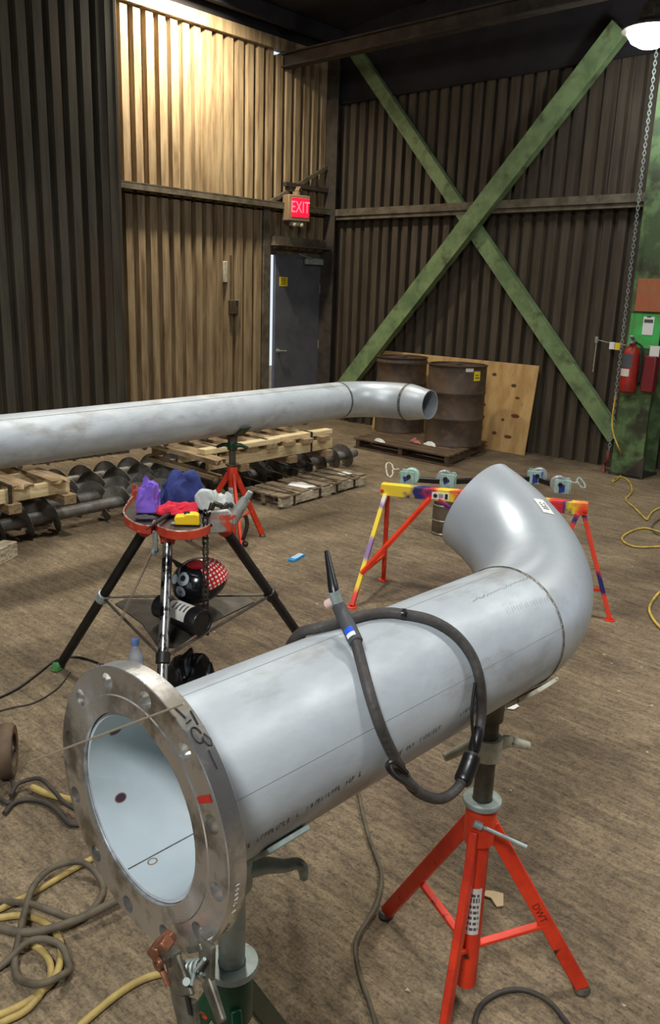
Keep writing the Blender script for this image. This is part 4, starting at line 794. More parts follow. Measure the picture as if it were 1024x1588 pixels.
# ---- under and around the vise table
bgs = heap('face_shield_bag', 'shiny black bag crumpled on the floor behind the foreground pipe', 'bag', (-2.614,1.989,0.000), .125, .10, .15, M['bagblack'], 8, AZR, .5, sharp=1.2)
bt = thing('water_bottle', 'clear water bottle with a blue cap on the floor behind the flange', 'bottle', (-2.795,1.831,0.000))
q = V(bt['_o']); mb = MB(); mb.lathe([(.0, .0), (.030, .0), (.033, .008), (.032, .03), (.0335, .05), (.032, .075), (.0335, .10), (.033, .135), (.026, .165), (.014, .188), (.0125, .20), (.0, .20)], q, (0, 0, 1), 24); mb.build('bottle_body', M['clear'], bt)
mb = MB(); mb.lathe([(.0155, .198), (.0165, .20), (.0165, .222), (.015, .225), (0, .225)], q, (0, 0, 1), 20); mb.build('cap', M['bluecap'], bt)
mb = MB(); mb.ring([(.0337, .075), (.0345, .076), (.0345, .12), (.0337, .121)], q, (0, 0, 1), 24); mb.build('bottle_label', mat('pale_bottle_label', srgb(190, 200, 216), .5), bt)
heap('green_rag', 'small green rag under the left foot of the vise table', 'rag', (-3.176,1.661,0.000), .030, .024, .022, M['greenrag'], 9, .3, .6)
bk = thing('marker_pack', 'light blue flat pack with white print lying alone on the floor', 'pack', (-3.589,3.591,0.000))
q = V(bk['_o']); e = (V((-3.632,3.706,0.000)) - V((-3.569,3.495,0.000))).normalized(); w_ = ZZ.cross(e); mb = MB(); mb.bar(q - e * .075 + ZZ * .009, q + e * .075 + ZZ * .009, .045, .018); mb.build('pack_body', M['bluepack'], bk, bevel=.003)
mb = MB(); mb.bar(q - e * .040 + ZZ * .0185, q + e * .06 + ZZ * .0185, .034, .0015); mb.build('white_panel', M['white'], bk)
mb = MB()
for k in (-.02, .008, .036): mb.bar(q + e * (k - .006) + ZZ * .0197, q + e * (k + .006) + ZZ * .0197, .024, .001)
mb.build('pack_print', M['bluepack'], bk)
mb = elbow_patch(*STK, RP + .0012); mb.build('paper_sticker', M['white'], elb)
mb = MB(); rs = random.Random(3)
t0, t1, f0, f1 = STK
for i in range(4):
    for j in range(3):
        if rs.random() < .75:
            a0 = t0 + (t1 - t0) * (.28 + .13 * i); b0 = f0 + (f1 - f0) * (.22 + .19 * j); q = elbow_patch(a0, a0 + (t1 - t0) * .07, b0, b0 + (f1 - f0) * .15, RP + .0018, 1); mb.add(q.v, q.f)
mb.build('sticker_print', M['greyink'], elb)
# ================================================================ AUGERS AND CRIBBING
def auger(label, p0, p1, R, r, pitch, runs, ph=0, group='conveyor augers stacked along the left wall'):
    p0, p1 = V(p0), V(p1); d = (p1 - p0).normalized(); L = (p1 - p0).length; a, b, _ = basis(d)
    t = thing('conveyor_auger', label, 'auger', p0, group)
    mb = MB(); mb.lathe([(r * .8, 0), (r, .01), (r, L - .01), (r * .8, L)], p0, d, 20); mb.build('shaft', M['auger'], t)
    mb = MB(); vs = []; fs = []
    for s0, s1 in runs:
        n = int((s1 - s0) / pitch * 22); o = len(vs)
        for i in range(n + 1):
            s = s0 + (s1 - s0) * i / n; an = -2 * pi * s / pitch + ph; e = a * cos(an) + b * sin(an)
            for k, rr in ((-.002, r * .98), (-.002, R), (.002, R), (.002, r * .98)): vs.append(p0 + d * (s + k) + e * rr)
        for i in range(n):
            for k in range(4): fs.append((o + i * 4 + k, o + i * 4 + (k + 1) % 4, o + i * 4 + 4 + (k + 1) % 4, o + i * 4 + 4 + k))
        fs += [(o, o + 1, o + 2, o + 3), (o + n * 4 + 3, o + n * 4 + 2, o + n * 4 + 1, o + n * 4)]
    mb.add(vs, fs); mb.build('flight', M['auger'], t, 30)
    mb = MB(); mb.ring([(r * .55, L - .001), (r * .95, L - .001), (r * .95, L + .012), (r * .55, L + .012)], p0, d, 20); mb.build('end_ring', M['auger'], t)
    return t
def ax1(y, dx=0): return (-4.955 - .0654 * y + dx, y)
auger('long steel auger on the floor nearest the vise table, front of the bottom row', (*ax1(-.6), .122), (*ax1(6.15), .122), .120, .043, .205, [(.1, 3.42), (3.74, 6.70)], 1.0)
auger('steel auger lying second in the bottom row behind the front auger', (*ax1(-.4, -.27), .122), (*ax1(5.6, -.27), .122), .120, .043, .245, [(.05, 5.95)], .4)
auger('steel auger lying third in the bottom row, in shadow', (*ax1(-.3, -.54), .122), (*ax1(5.5, -.54), .122), .120, .043, .245, [(.05, 5.75)], 2.0)
auger('steel auger lying farthest in the bottom row by the wall', (*ax1(-.5, -.81), .122), (*ax1(5.3, -.81), .122), .120, .043, .245, [(.05, 5.75)], 2.9)
auger('steel auger on the timber cribbing directly under the far pipe', (*ax1(.2, -.13), .556), (*ax1(5.75, -.13), .572), .115, .043, .21, [(.05, 5.5)], .3)
auger('steel auger second on the timber cribbing behind the far pipe', (*ax1(.1, -.42), .556), (*ax1(5.7, -.42), .572), .115, .043, .21, [(.05, 5.55)], 1.7)
auger('steel auger third on the timber cribbing, nearest the wall', (*ax1(.3, -.72), .556), (*ax1(5.6, -.72), .572), .115, .043, .21, [(.05, 5.25)], 2.7)
def board(parent, c, size, m, rz=0, name='board', jit=1):
    mb = MB(); mb.box(c, size, rz + jit * random.uniform(-.015, .015)); return mb.build(name, M[m], parent, 0, bevel=.003)
def rag_board(parent, p0, p1, w, h, m):
    # a plank with a ragged, split near end
    p0, p1 = V(p0), V(p1); a, b, d = basis(p1 - p0); n = 5; mb = MB(); vs = []
    for k in range(n + 1):
        x = (k / n - .5) * w; vs += [p0 + a * x + b * (-h / 2) + d * random.uniform(-.02, .03), p0 + a * x + b * (h / 2) + d * random.uniform(-.02, .03)]
    for k in range(n + 1):
        x = (k / n - .5) * w; vs += [p1 + a * x + b * (-h / 2), p1 + a * x + b * (h / 2)]
    o = 2 * (n + 1); fs = []
    for k in range(n):
        i = 2 * k; fs += [(i, i + 1, i + 3, i + 2), (o + i, o + i + 2, o + i + 3, o + i + 1), (i + 1, o + i + 1, o + i + 3, i + 3), (i, i + 2, o + i + 2, o + i)]
    fs += [(0, o, o + 1, 1), (o - 2, o - 1, 2 * o - 1, 2 * o - 2)]
    mb.add(vs, fs); return mb.build('board', M[m], parent, 0)
ca = thing('timber_cribbing', 'pale timber cribbing strapped between the auger layers at the left edge', 'pallet', (-5.2, 2.2, .25))
for dx in (0, -.36, -.72): board(ca, (-4.95 + dx, 2.02, .355), (.038, 1.52, .088), 'wood', .06, 'stringer', 0)
for y in (2.68, 2.42, 2.14, 1.86, 1.58): rag_board(ca, (-4.86 - random.uniform(0, .05), y, .412), (-5.80, y + .02, .412), .13, .022, 'woodx')
for y in (2.74, 2.35, 1.75, 1.35): board(ca, (-5.30, y, .278), (.80, .09, .066), 'woodx')
def band(parent, pts, w=.020, name='steel_band'):
    pts = [V(p) for p in pts]; mb = MB()
    for p, q in zip(pts, pts[1:]): mb.bar(p, q, w, .002, up=(1, .05, .2) if abs((q - p).normalized().z) > .5 else ZZ)
    return mb.build(name, M['band'], parent, 0)
def vband(parent, y, zt, zb, x=-4.92, back=-5.75):
    mb = MB(); h = .011
    mb.box((x, y, (zt + zb) / 2), (.0025, .026, zt - zb)); mb.box(((x + back) / 2, y, zt), (x - back, .026, .0025)); mb.build('steel_band', M['band'], parent, 0)
vband(ca, 2.33, .432, .26)
cb = thing('timber_cribbing', 'long pale timber cribbing strapped between the auger layers behind the red stand', 'pallet', (-5.3, 4.7, .25))
for dx in (0, -.36, -.72): board(cb, (-5.0 + dx, 4.70, .352), (.038, 1.50, .092), 'wood', .05, 'stringer', 0)
for y in (3.98, 4.20, 4.42, 4.64, 4.86, 5.08, 5.30): board(cb, (-5.36, y, .418), (.80, .12, .041), 'woodx')
rag_board(cb, (-4.72, 3.90, .417), (-5.7, 3.94, .417), .12, .038, 'woodx'); rag_board(cb, (-4.76, 3.90, .288), (-5.7, 3.95, .288), .10, .03, 'woodx')
for y in (4.35, 4.9, 5.35): board(cb, (-5.35, y, .273), (.78, .09, .06), 'woodx')
for dx in (0,): board(cb, (-4.99 + dx, 4.32, .458), (.09, .84, .041), 'wood', .05, 'board', 0); board(cb, (-5.05 + dx, 5.10, .458), (.09, .70, .041), 'wood', .05, 'board', 0)
for y in (4.06, 4.60, 5.16): vband(cb, y, .482, .25, -4.955 - (y - 4.06) * .045, -5.16)
ofx = thing('timber_offcut', 'weathered timber offcut lying on the floor at the left edge', 'timber', (-4.648,2.110,0.000))
board(ofx, V((-4.734,2.085,0.000)) + ZZ * .05, (.10, .42, .10), 'woodwhite', .5, 'beam')
mb = MB(); 
pw = thing('floor_pallet', 'low weathered pallet strapped beside the front auger', 'pallet', (-4.85, 4.95, 0))
pA, pB = V((-4.54, 4.36, 0)), V((-4.67, 5.55, 0)); pd = (pB - pA).normalized(); pn = V((-pd.y, pd.x, 0))
L_ = (pB - pA).length
def pp(s, t, z): return pA + pd * s + pn * t + ZZ * z
for k, t in enumerate((.02, .20, .36)):
    mb = MB(); mb.bar(pp(.0, t, .056), pp(L_, t, .056), .036, .072); mb.build('stringer', M['woodwhite'] if k == 0 else M['woodgrey'], pw, 0, bevel=.003)
for i in range(9):
    s = .05 + i * (L_ - .1) / 8; mb = MB(); mb.bar(pp(s, -.01 + random.uniform(-.01, .02), .1005), pp(s + random.uniform(-.02, .02), .42, .1005), .105, .016); mb.build('deck_board', M['woodgrey'], pw, 0, bevel=.002)
for s in (.08, .6, L_ - .08): mb = MB(); mb.bar(pp(s, -.01, .010), pp(s, .42, .010), .10, .02); mb.build('bottom_board', M['woodgrey'], pw, 0)
for s in (.16, .50, .74, 1.0):
    q0 = pp(s, -.002, .02); q1 = pp(s, -.002, .112); q2 = V((*ax1(q0.y - .28, .02), .246))
    mb = MB(); mb.bar(q0, q1, .026, .002, up=pn); mb.bar(q1, q2, .026, .002, up=(0, 0, 1)); mb.bar(q2, q2 + V((-.12, -.02, -.02)), .026, .002); mb.build('steel_band', M['band'], pw, 0)
pg = MB(); pg.prism([(-.07, -.10), (.05, -.12), (.08, .06), (.02, .12), (-.08, .08)], pp(.42, .14, .1105), pd, pn, ZZ * .003); tag(pg.build('paper_sheet', M['white'], None, 0, origin=pp(.42, .14, .11)), 'crumpled white paper lying on the low strapped pallet, left piece', 'paper')
pg = MB(); pg.prism([(-.06, -.05), (.05, -.06), (.07, .05), (-.05, .05)], pp(1.05, .15, .1105), pd, pn, ZZ * .003); tag(pg.build('paper_sheet', M['label'], None, 0, origin=pp(1.05, .15, .11)), 'white paper lying at the far right end of the low strapped pallet', 'paper')
# ================================================================ DRUMS, PALLET, PLYWOOD
pt = thing('drum_pallet', 'dirty wooden pallet under the two brown drums', 'pallet', (-5.4, 7.3, 0))
oA = V((-5.97, 6.86, 0)); du = V((1.30, -.02, 0)); dw = V((-.25, 1.06, 0))
for k in (.03, .5, .97):
    q = oA + du * k; mb = MB(); mb.bar(q + ZZ * .058, q + dw + ZZ * .058, .045, .08); mb.build('stringer', M['wooddk'], pt, 0)
for i in range(8):
    q = oA + dw * (.045 + i * .13); mb = MB(); mb.bar(q + ZZ * .108 - du.normalized() * random.uniform(0, .02), q + du + ZZ * .108, .115, .02, up=ZZ); mb.build('deck_board', M['wooddk'], pt, 0, bevel=.003)
for k in (.05, .5, .95): q = oA + dw * k; mb = MB(); mb.bar(q + ZZ * .009, q + du + ZZ * .009, .11, .018, up=ZZ); mb.build('bottom_board', M['wooddk'], pt, 0)
def drum(label, c, r, h, lid_lip):
    d = thing('steel_drum', label, 'drum', c, 'brown steel drums'); c = V(c)
    pr = [(r * .94, .0), (r * 1.01, .0), (r * 1.02, .012), (r, .022)]
    for z in (h * .34, h * .66): pr += [(r, z - .022), (r * 1.022, z - .010), (r * 1.026, z), (r * 1.022, z + .010), (r, z + .022)]
    if lid_lip: pr += [(r, h - .085), (r * 1.03, h - .075), (r * 1.035, h - .05), (r * 1.0, h - .04)]
    pr += [(r, h - .022), (r * 1.03, h - .016), (r * 1.035, h - .004), (r * 1.0, h), (r * .955, h - .004), (r * .95, h - .022), (0, h - .022)]
    mb = MB(); mb.lathe(pr, c, (0, 0, 1), 44); mb.build('drum_body', M['drum'], d, 50)
    mb = MB(); mb.lathe([(.03, 0), (.032, .012), (.02, .018), (0, .018)], c + V((-.05, .1, h - .022)), (0, 0, 1), 14); mb.build('bung', M['steeldk'], d)
    mb = MB(); mb.lathe([(.018, 0), (.018, .012), (0, .014)], c + V((.12, -.12, h - .022)), (0, 0, 1), 14); mb.build('bung', M['steeldk'], d)
    return d
d1 = drum('brown steel drum behind the reducer end of the far pipe, left of the two', (-6.02, 7.70, .118), .290, .87, True)
d2 = drum('brown steel drum with a yellow label, right of the two on the pallet', (-5.10, 7.50, .118), .312, .865, False)
def curved(mb, cx, cy, r, z0, z1, px0, px1, n=5): return wrapstrip(mb, cx, cy, r, z0, z1, px0, px1, n)
mb = MB(); curved(mb, -5.10, 7.50, .3135, .83, .93, radians(-22), radians(-6)); lb = mb.build('yellow_label', M['yellowlab'], d2); tag(lb, 'yellow label')
mb = MB(); curved(mb, -5.10, 7.50, .3145, .855, .868, radians(-19), radians(-9)); curved(mb, -5.10, 7.50, .3145, .885, .895, radians(-19), radians(-11)); mb.build('label_print', M['greyink'], d2)
mb = MB(); curved(mb, -5.10, 7.50, .3135, .925, .962, radians(-40), radians(-24)); mb.build('white_label', M['label'], d2)
py_ = thing('plywood_sheet', 'knotty plywood sheet leaning on the wall behind the drums', 'plywood', (-5.6, 8.15, 0))
mb = MB(); b0, b1 = V((-6.72, 8.05, .0)), V((-4.50, 8.05, .0)); tp_ = V((0, .14, .99))
mb.prism([(0, 0), (2.22, 0), (2.22, .99), (0, 1.0)], b0, (1, 0, 0), V((0, .14, .99)).normalized(), (0, -.016, .002)); sh = mb.build('sheet', M['ply'], py_, 0, bevel=.002)
rs = random.Random(11); pu = V((0, .14, .99)).normalized()
for x, z, rx_, rz_ in ((2.03, .42, .055, .022), (1.98, .18, .05, .02), (1.88, .36, .022, .016), (1.80, .20, .03, .02), (1.62, .22, .02, .05), (1.62, .36, .022, .02), (1.60, .50, .03, .02), (1.52, .66, .02, .015), (1.58, .68, .022, .018), (1.95, .75, .035, .02), (2.02, .62, .03, .016), (1.54, .10, .016, .012), (1.55, .24, .02, .014), (1.63, .12, .015, .04), (1.68, .85, .03, .02)):
    mb = MB(); o = b0 + V((x, -.0175, .0)) + pu * z; mb.add([o + V((rx_ * cos(t), 0, 0)) + pu * rz_ * sin(t) for t in [2 * pi * i / 10 for i in range(10)]], [tuple(range(10))]); mb.build('knot', mat('wood_knot_%d' % int(x * 100 + z * 10), srgb(92 + rs.randint(-16, 16), 58, 32), .8), sh, 0)
for i, (q, m_, lab) in enumerate((((-5.627,6.874,0.121), 'label', 'white strip of torn plastic on the pallet left of the drums front'), ((-5.339,7.135,0.121), 'redcloth', 'crumpled red and white wrapper on the pallet before the drums'), ((-5.144,7.142,0.121), 'label', 'white torn wrapper on the pallet before the right drum'))):
    heap('litter_scrap', lab, 'litter', q, .10, .035, .025, M[m_] if m_ != 'redcloth' else mat('faded_pink_wrapper', srgb(170, 104, 96), .8), 20 + i, -.3, .8)
# ================================================================ ROLLER STAND (painted folding sawhorse)
rsd = thing('roller_stand', 'spray painted folding stand with four pipe rollers behind the elbow', 'roller stand', (-2.4, 3.8, 0))
bl, br_ = V((-2.859,3.572,0.600)), V((-1.891,4.072,0.600)); bd = (br_ - bl).normalized(); bn = V((-bd.y, bd.x, 0))
o0 = V(rsd['_o']); x_lo, x_hi = bl.x - o0.x, br_.x - o0.x
Y_, N_, R_, P_, W_, O_ = srgb(236, 206, 50), srgb(34, 36, 100), srgb(214, 40, 46), srgb(136, 110, 160), srgb(220, 216, 205), srgb(226, 66, 40)
bandsX = paint_bands('sprayed_beam_paint', [(0, Y_), (.10, Y_), (.14, N_), (.20, N_), (.24, R_), (.28, Y_), (.33, Y_), (.37, R_), (.46, R_), (.52, N_), (.58, N_), (.64, R_), (.80, Y_), (.84, R_), (.88, R_), (.91, N_), (.94, Y_), (1, O_)], 'X', x_lo, x_hi)
bandsZ = paint_bands('sprayed_leg_paint', [(0, R_), (.14, O_), (.20, Y_), (.36, Y_), (.42, P_), (.56, P_), (.62, Y_), (.82, Y_), (.86, P_), (.94, W_), (1, Y_)], 'Z', 0, .60)
bandsR = paint_bands('red_leg_with_blue_overspray', [(0, O_), (.22, O_), (.26, N_), (.40, N_), (.44, O_), (.86, O_), (.92, N_), (1, O_)], 'Z', 0, .60)
mb = MB(); mb.bar(bl - bd * .03, br_ + bd * .02, .012, .058); mb.bar(bl - bd * .03 + bn * .05, br_ + bd * .02 + bn * .05, .012, .058); mb.bar(bl - bd * .03 + bn * .025 + ZZ * .032, br_ + bd * .02 + bn * .025 + ZZ * .032, .062, .008); mb.build('beam', bandsX, rsd, 0, bevel=.002)
def sleg(a, b, m, w=.030, foot=True):
    mb = MB(); mb.bar(a, b, w, w * .8, up=bd); lg = mb.build('leg', m, rsd, 0, bevel=.003)
    if foot: mb = MB(); mb.lathe([(.030, 0), (.030, .005), (.014, .008)], V((b[0], b[1], 0)), (0, 0, 1), 16); mb.build('foot', M['orange'], lg)
fL1, fL2, fR1 = V((-2.782,3.228,0.000)) + ZZ * .008, V((-2.948,3.704,0.000)) + ZZ * .008, V((-1.702,4.145,0.000)) + ZZ * .008
sleg(bl - bn * .01 - ZZ * .02, fL1, bandsZ); sleg(bl + bn * .06 - ZZ * .02, fL2, M['orange'])
sleg(br_ + bn * .03 - ZZ * .02, fR1, bandsR); fR2 = fR1 + V((-.34, -.24, 0)); sleg(br_ - bn * .02 - bd * .03 - ZZ * .02, fR2, bandsR)
kL = fL1.lerp(fL2, .5); kL = V((bl.x, bl.y, bl.z)).lerp(fL1, .72); kR = V((br_.x, br_.y, br_.z)).lerp(fR2, .70)
mb = MB(); mb.bar(bl.lerp(br_, .235) - bn * .008 - ZZ * .02, kL - bn * .012, .024, .024); mb.build('brace', M['orange'], rsd, 0, bevel=.002)
mb = MB(); mb.bar(bl.lerp(br_, .28) - bn * .008 - ZZ * .02, kR, .024, .024); mb.build('brace', bandsR, rsd, 0, bevel=.002)
mb = MB(); mb.bar(kL, (bl + bn * .06).lerp(fL2, .72), .020, .016); mb.build('cross_rail', M['orange'], rsd, 0)
mb = MB(); mb.bar(kR, (br_ + bn * .03).lerp(fR1, .74), .020, .016); mb.build('cross_rail', M['orange'], rsd, 0)
mb = MB(); mb.lathe([(.013, 0), (.013, .012), (0, .014)], br_ - bn * .008 + bd * .005 - ZZ * .0, -bn, 8); mb.lathe([(.010, 0), (.010, .012), (0, .014)], bl - bd * .02 - bn * .006, -bn, 8); mb.build('pivot_bolt', M['orange'], rsd)
lq0 = bl.lerp(br_, .255) - bn * .0075; mb = MB(); mb.bar(lq0 - bd * .012, lq0 + bd * .085, .002, .040); lb = mb.build('data_label', M['white'], rsd, 0)
mb = MB(); mb.bar(lq0 + bd * .062 - bn * .002, lq0 + bd * .078 - bn * .002, .001, .030); mb.lathe([(.012, 0), (.012, .001), (0, .001)], lq0 + bd * .008 - bn * .002, -bn, 14); 
for k in (.010, .002, -.006): mb.bar(lq0 + bd * .026 - bn * .002 + ZZ * k, lq0 + bd * .052 - bn * .002 + ZZ * k, .001, .003)
mb.build('label_print', M['ink'], lb, 0)
for i, (q, back, blue) in enumerate((((-2.849,3.759,0.655), 0, 0), ((-2.658,3.891,0.655), 0, 0), ((-2.370,4.394,0.655), .0, 1), ((-2.145,4.298,0.655), 0, 1))):
    q = V(q); sgn = 1 if i in (0, 2) else -1
    mb = MB(); 
    for k in (-.032, .034): mb.bar(q - bd * .042 + bn * k, q + bd * .042 + bn * k, .004, .078)
    mb.bar(q - bd * .042 - ZZ * .038, q + bd * .042 - ZZ * .038, .068, .005); mb.bar(q - bd * .044 * sgn, q - bd * .044 * sgn - bd * .005 * sgn, .066, .060)
    br = mb.build('roller_bracket', M['mint'], rsd, 0, bevel=0.00264)
    wc = q + bd * .020 * sgn + ZZ * .006 + bn * .006
    mb = MB(); mb.lathe([(.012, -.024), (.046, -.024), (.049, -.019), (.049, .019), (.046, .024), (.012, .024)], wc, bn, 28); mb.build('roller', M['roller'] if i != 0 else M['rollerm'], br)
    mb = MB(); mb.lathe([(.013, 0), (.013, .008), (.007, .008), (.007, .004), (0, .004)], q + bd * .010 * sgn + ZZ * .010 - bn * .034, -bn, 16); mb.build('axle_bolt', M['black'], br)
    mb = MB()
    if blue: mb.bar(q - bd * 0.01584 - bn * 0.03538 - ZZ * 0.01056, q + bd * 0.01584 - bn * 0.03538 - ZZ * 0.01056, 0.00132, 0.0594, w1=0.00132, h1=0.0396)
    else: mb.bar(q - bd * 0.02112 - bn * 0.03538 - ZZ * 0.00792, q + bd * 0.0132 - bn * 0.03538 + ZZ * 0.00264, 0.00132, 0.03432, w1=0.00132, h1=0.01584)
    mb.build('blue_overspray', M['bluep'], br)
r1, r2, r3, r4 = (V((-2.849,3.759,0.655)), V((-2.658,3.891,0.655)), V((-2.370,4.394,0.655)), V((-2.145,4.298,0.655)))
for a_, b_ in ((r1, r2), (r2, r3), (r3, r4)): mb = MB(); mb.bar(a_ + (b_ - a_).normalized() * .047 - ZZ * .012, b_ - (b_ - a_).normalized() * .047 - ZZ * .012, .030, .030); mb.build('adjuster_bar', M['black'], rsd, 0, bevel=.003)
hl = [(-3.005,3.869,0.660), (-3.010,3.825,0.665), (-3.087,3.902,0.670), (-3.138,3.932,0.670), (-3.097,3.857,0.670), (-2.928,3.662,0.670), (-2.874,3.620,0.670), (-2.908,3.687,0.670), (-3.003,3.804,0.665)]
mb = MB(); mb.tube(spline(hl, 5), .0052, 8); mb.build('crank_handle', M['whitegal'], rsd)
hl = [(-2.144,4.396,0.660), (-2.103,4.387,0.665), (-2.138,4.470,0.670), (-2.136,4.499,0.670), (-2.045,4.373,0.670), (-1.998,4.279,0.670), (-2.018,4.280,0.670), (-2.102,4.400,0.667)]
mb = MB(); mb.tube(spline(hl, 5), .0052, 8); mb.build('crank_handle', M['galv'], rsd)
pq = (-3.302,4.834,0.000); pl_ = thing('tin_pail', 'dull tin pail standing on the floor behind the roller stand', 'pail', pq)
pr = [(.088, 0), (.094, .004), (.094, .16), (.094, .225), (.090, .225), (.088, .01), (0, .01)]
mb = MB(); mb.lathe(pr, pq, (0, 0, 1), 32); mb.build('pail_body', M['tin'], pl_)
for z in (.012, .11, .222): mb = MB(); mb.ring([(.0945, z - .006), (.098, z - .003), (.098, z + .003), (.0945, z + .006)], pq, (0, 0, 1), 32); mb.build('rim_band', M['tinrim'], pl_)
# ================================================================ HOSES AND CABLES ON THE FLOOR
def cable(name, label, cat, px, r, m, group=None, k=7, z=None, n=10):
    pts = [V(p) for p in px]; pts = [p if p.z > .02 else V((p.x, p.y, r + .002 if z is None else z)) for p in pts]
    mb = MB(); mb.tube(spline(pts, k), r, n); return tag(mb.build(name, M[m], None, 60, origin=pts[0]), label, cat, group)
cable('air_hose', 'yellow hose running under the flange across the coils, left of the clamp', 'hose', [(-1.927,0.745,0.000), (-1.925,0.798,0.000), (-1.922,0.901,0.000), (-1.930,1.019,0.000), (-1.931,1.104,0.000), (-1.912,1.276,0.000), (-1.892,1.439,0.000)], .0092, 'yellowhose')
cable('air_hose', 'yellow hose looping round to the lower left corner', 'hose', [(-1.920,0.759,0.000), (-1.896,0.784,0.000), (-1.859,0.834,0.000), (-1.795,0.862,-0.000), (-1.732,0.864,0.000), (-1.674,0.844,-0.000), (-1.613,0.797,0.000), (-1.591,0.747,0.000), (-1.588,0.689,0.000), (-1.603,0.628,0.000), (-1.630,0.564,0.000), (-1.717,0.454,0.000)], .0095, 'yellowhose')
cable('air_hose', 'short yellow hose curve inside the grey coil at lower left', 'hose', [(-1.752,0.799,0.000), (-1.697,0.809,0.000), (-1.643,0.798,0.000), (-1.602,0.765,-0.000), (-1.567,0.697,0.000), (-1.573,0.641,0.000), (-1.582,0.588,0.000)], .0088, 'yellowhose', z=.012)
cable('air_hose', 'grey dirty hose coiled in two big loops at lower left', 'hose', [(lambda p, h: (p[0], p[1], h))(p, h) for p, h in (((-1.995,0.794,-0.000), .013), ((-1.956,0.813,0.000), .013), ((-1.855,0.852,0.000), .041), ((-1.781,0.883,0.000), .041), ((-1.744,0.934,0.000), .014), ((-1.762,1.010,0.000), .014), ((-1.824,1.057,-0.000), .014), ((-1.903,1.043,-0.000), .041), ((-1.942,0.972,0.000), .041), ((-1.913,0.896,0.000), .041), ((-1.839,0.831,0.000), .041), ((-1.776,0.784,0.000), .041), ((-1.720,0.741,0.000), .014), ((-1.661,0.726,-0.000), .014), ((-1.584,0.743,0.000), .041), ((-1.573,0.795,-0.000), .041), ((-1.610,0.831,0.000), .014), ((-1.670,0.836,0.000), .041), ((-1.730,0.788,0.000), .041), ((-1.734,0.707,0.000), .014), ((-1.738,0.611,0.000), .014))], .0092, 'hosegrey')
cable('welding_cable', 'thick dark cable crossing the hoses below the flange', 'cable', [(lambda p: (p[0], p[1], .04))(p) for p in ((-1.862,0.733,0.000), (-1.832,0.753,0.000), (-1.771,0.789,0.000), (-1.732,0.848,0.000), (-1.710,0.929,0.000), (-1.700,1.033,0.000), (-1.695,1.148,0.000), (-1.693,1.286,0.000))], .0115, 'hosegrey')
cable('welding_cable', 'dark thin cable looping left of the flange beside the wheel', 'cable', [(-2.105,1.151,0.000), (-2.140,1.130,0.000), (-2.228,1.136,0.000), (-2.288,1.129,-0.000), (-2.340,1.101,0.000), (-2.357,1.058,0.000), (-2.325,1.007,0.000)], .0085, 'rubberdk')
cable('welding_cable', 'dark cable curling under the small wheel at the left edge', 'cable', [(-2.583,1.066,0.000), (-2.560,1.102,0.000), (-2.525,1.116,0.000), (-2.457,1.103,0.000), (-2.390,1.065,0.000), (-2.372,1.043,0.000), (-2.416,1.033,0.000), (-2.477,1.017,0.000)], .0075, 'rubberdk')
cable('welding_cable', 'dark cable passing over the yellow hose end left of the flange', 'cable', [(lambda p, h: (p[0], p[1], h))(p, h) for p, h in (((-2.376,1.054,0.000), .03), ((-2.419,1.098,0.000), .03), ((-2.420,1.136,0.000), .03), ((-2.376,1.165,0.000), .041), ((-2.282,1.166,0.000), .032), ((-2.218,1.161,0.000), .03), ((-2.141,1.172,-0.000), .03))], .0075, 'rubberdk')
cable('air_hose', 'short bright yellow hose end left of the flange', 'hose', [(-2.390,1.139,-0.000), (-2.334,1.154,0.000), (-2.240,1.194,0.000), (-2.165,1.246,0.000), (-2.061,1.303,0.000)], .0125, 'yellowhose')
cable('air_hose', 'yellow hose running from the bottom edge to the ground clamp', 'hose', [(-1.433,0.748,0.000), (-1.442,0.782,0.000), (-1.453,0.874,0.000), (-1.448,0.940,0.000), (-1.421,0.998,0.000), (-1.371,1.057,-0.000), (-1.278,1.086,-0.000), (-1.200,1.091,0.000), (-1.121,1.093,0.000), (-1.054,1.091,0.000)], .0095, 'yellowhose')
cable('thin_wire', 'thin black wire on the floor by the left foot of the vise table', 'wire', [(-3.090,1.314,0.000), (-3.089,1.355,0.000), (-3.115,1.453,0.000), (-3.183,1.577,0.000), (-3.256,1.711,0.000), (-3.221,1.790,0.000), (-3.113,1.826,0.000), (-2.949,1.857,0.000)], .0045, 'black')
cable('thin_wire', 'faint brown wire on the floor above the small wheel', 'wire', [(-2.989,1.280,0.000), (-2.976,1.356,0.000), (-2.954,1.442,0.000), (-3.004,1.572,0.000), (-3.104,1.690,0.000)], .003, 'rubberdk')
cable('extension_cable', 'dark cable running on the floor from under the foreground pipe to the bottom edge', 'cable', [(-1.770,2.066,0.000), (-1.594,1.927,0.000), (-1.513,1.855,0.000), (-1.397,1.759,0.000), (-1.298,1.689,0.000), (-1.246,1.631,0.000), (-1.197,1.544,0.000), (-1.165,1.440,0.000), (-1.135,1.391,0.000), (-1.070,1.337,-0.000), (-0.995,1.288,0.000), (-0.943,1.250,0.000)], .0065, 'hosegrey')
cable('extension_cable', 'black cable loop at the bottom edge right of the orange stand', 'cable', [(-0.775,1.406,0.000), (-0.801,1.474,0.000), (-0.790,1.545,0.000), (-0.752,1.596,0.000), (-0.692,1.611,0.000), (-0.631,1.588,0.000), (-0.600,1.568,0.000)], .0065, 'rubberdk')
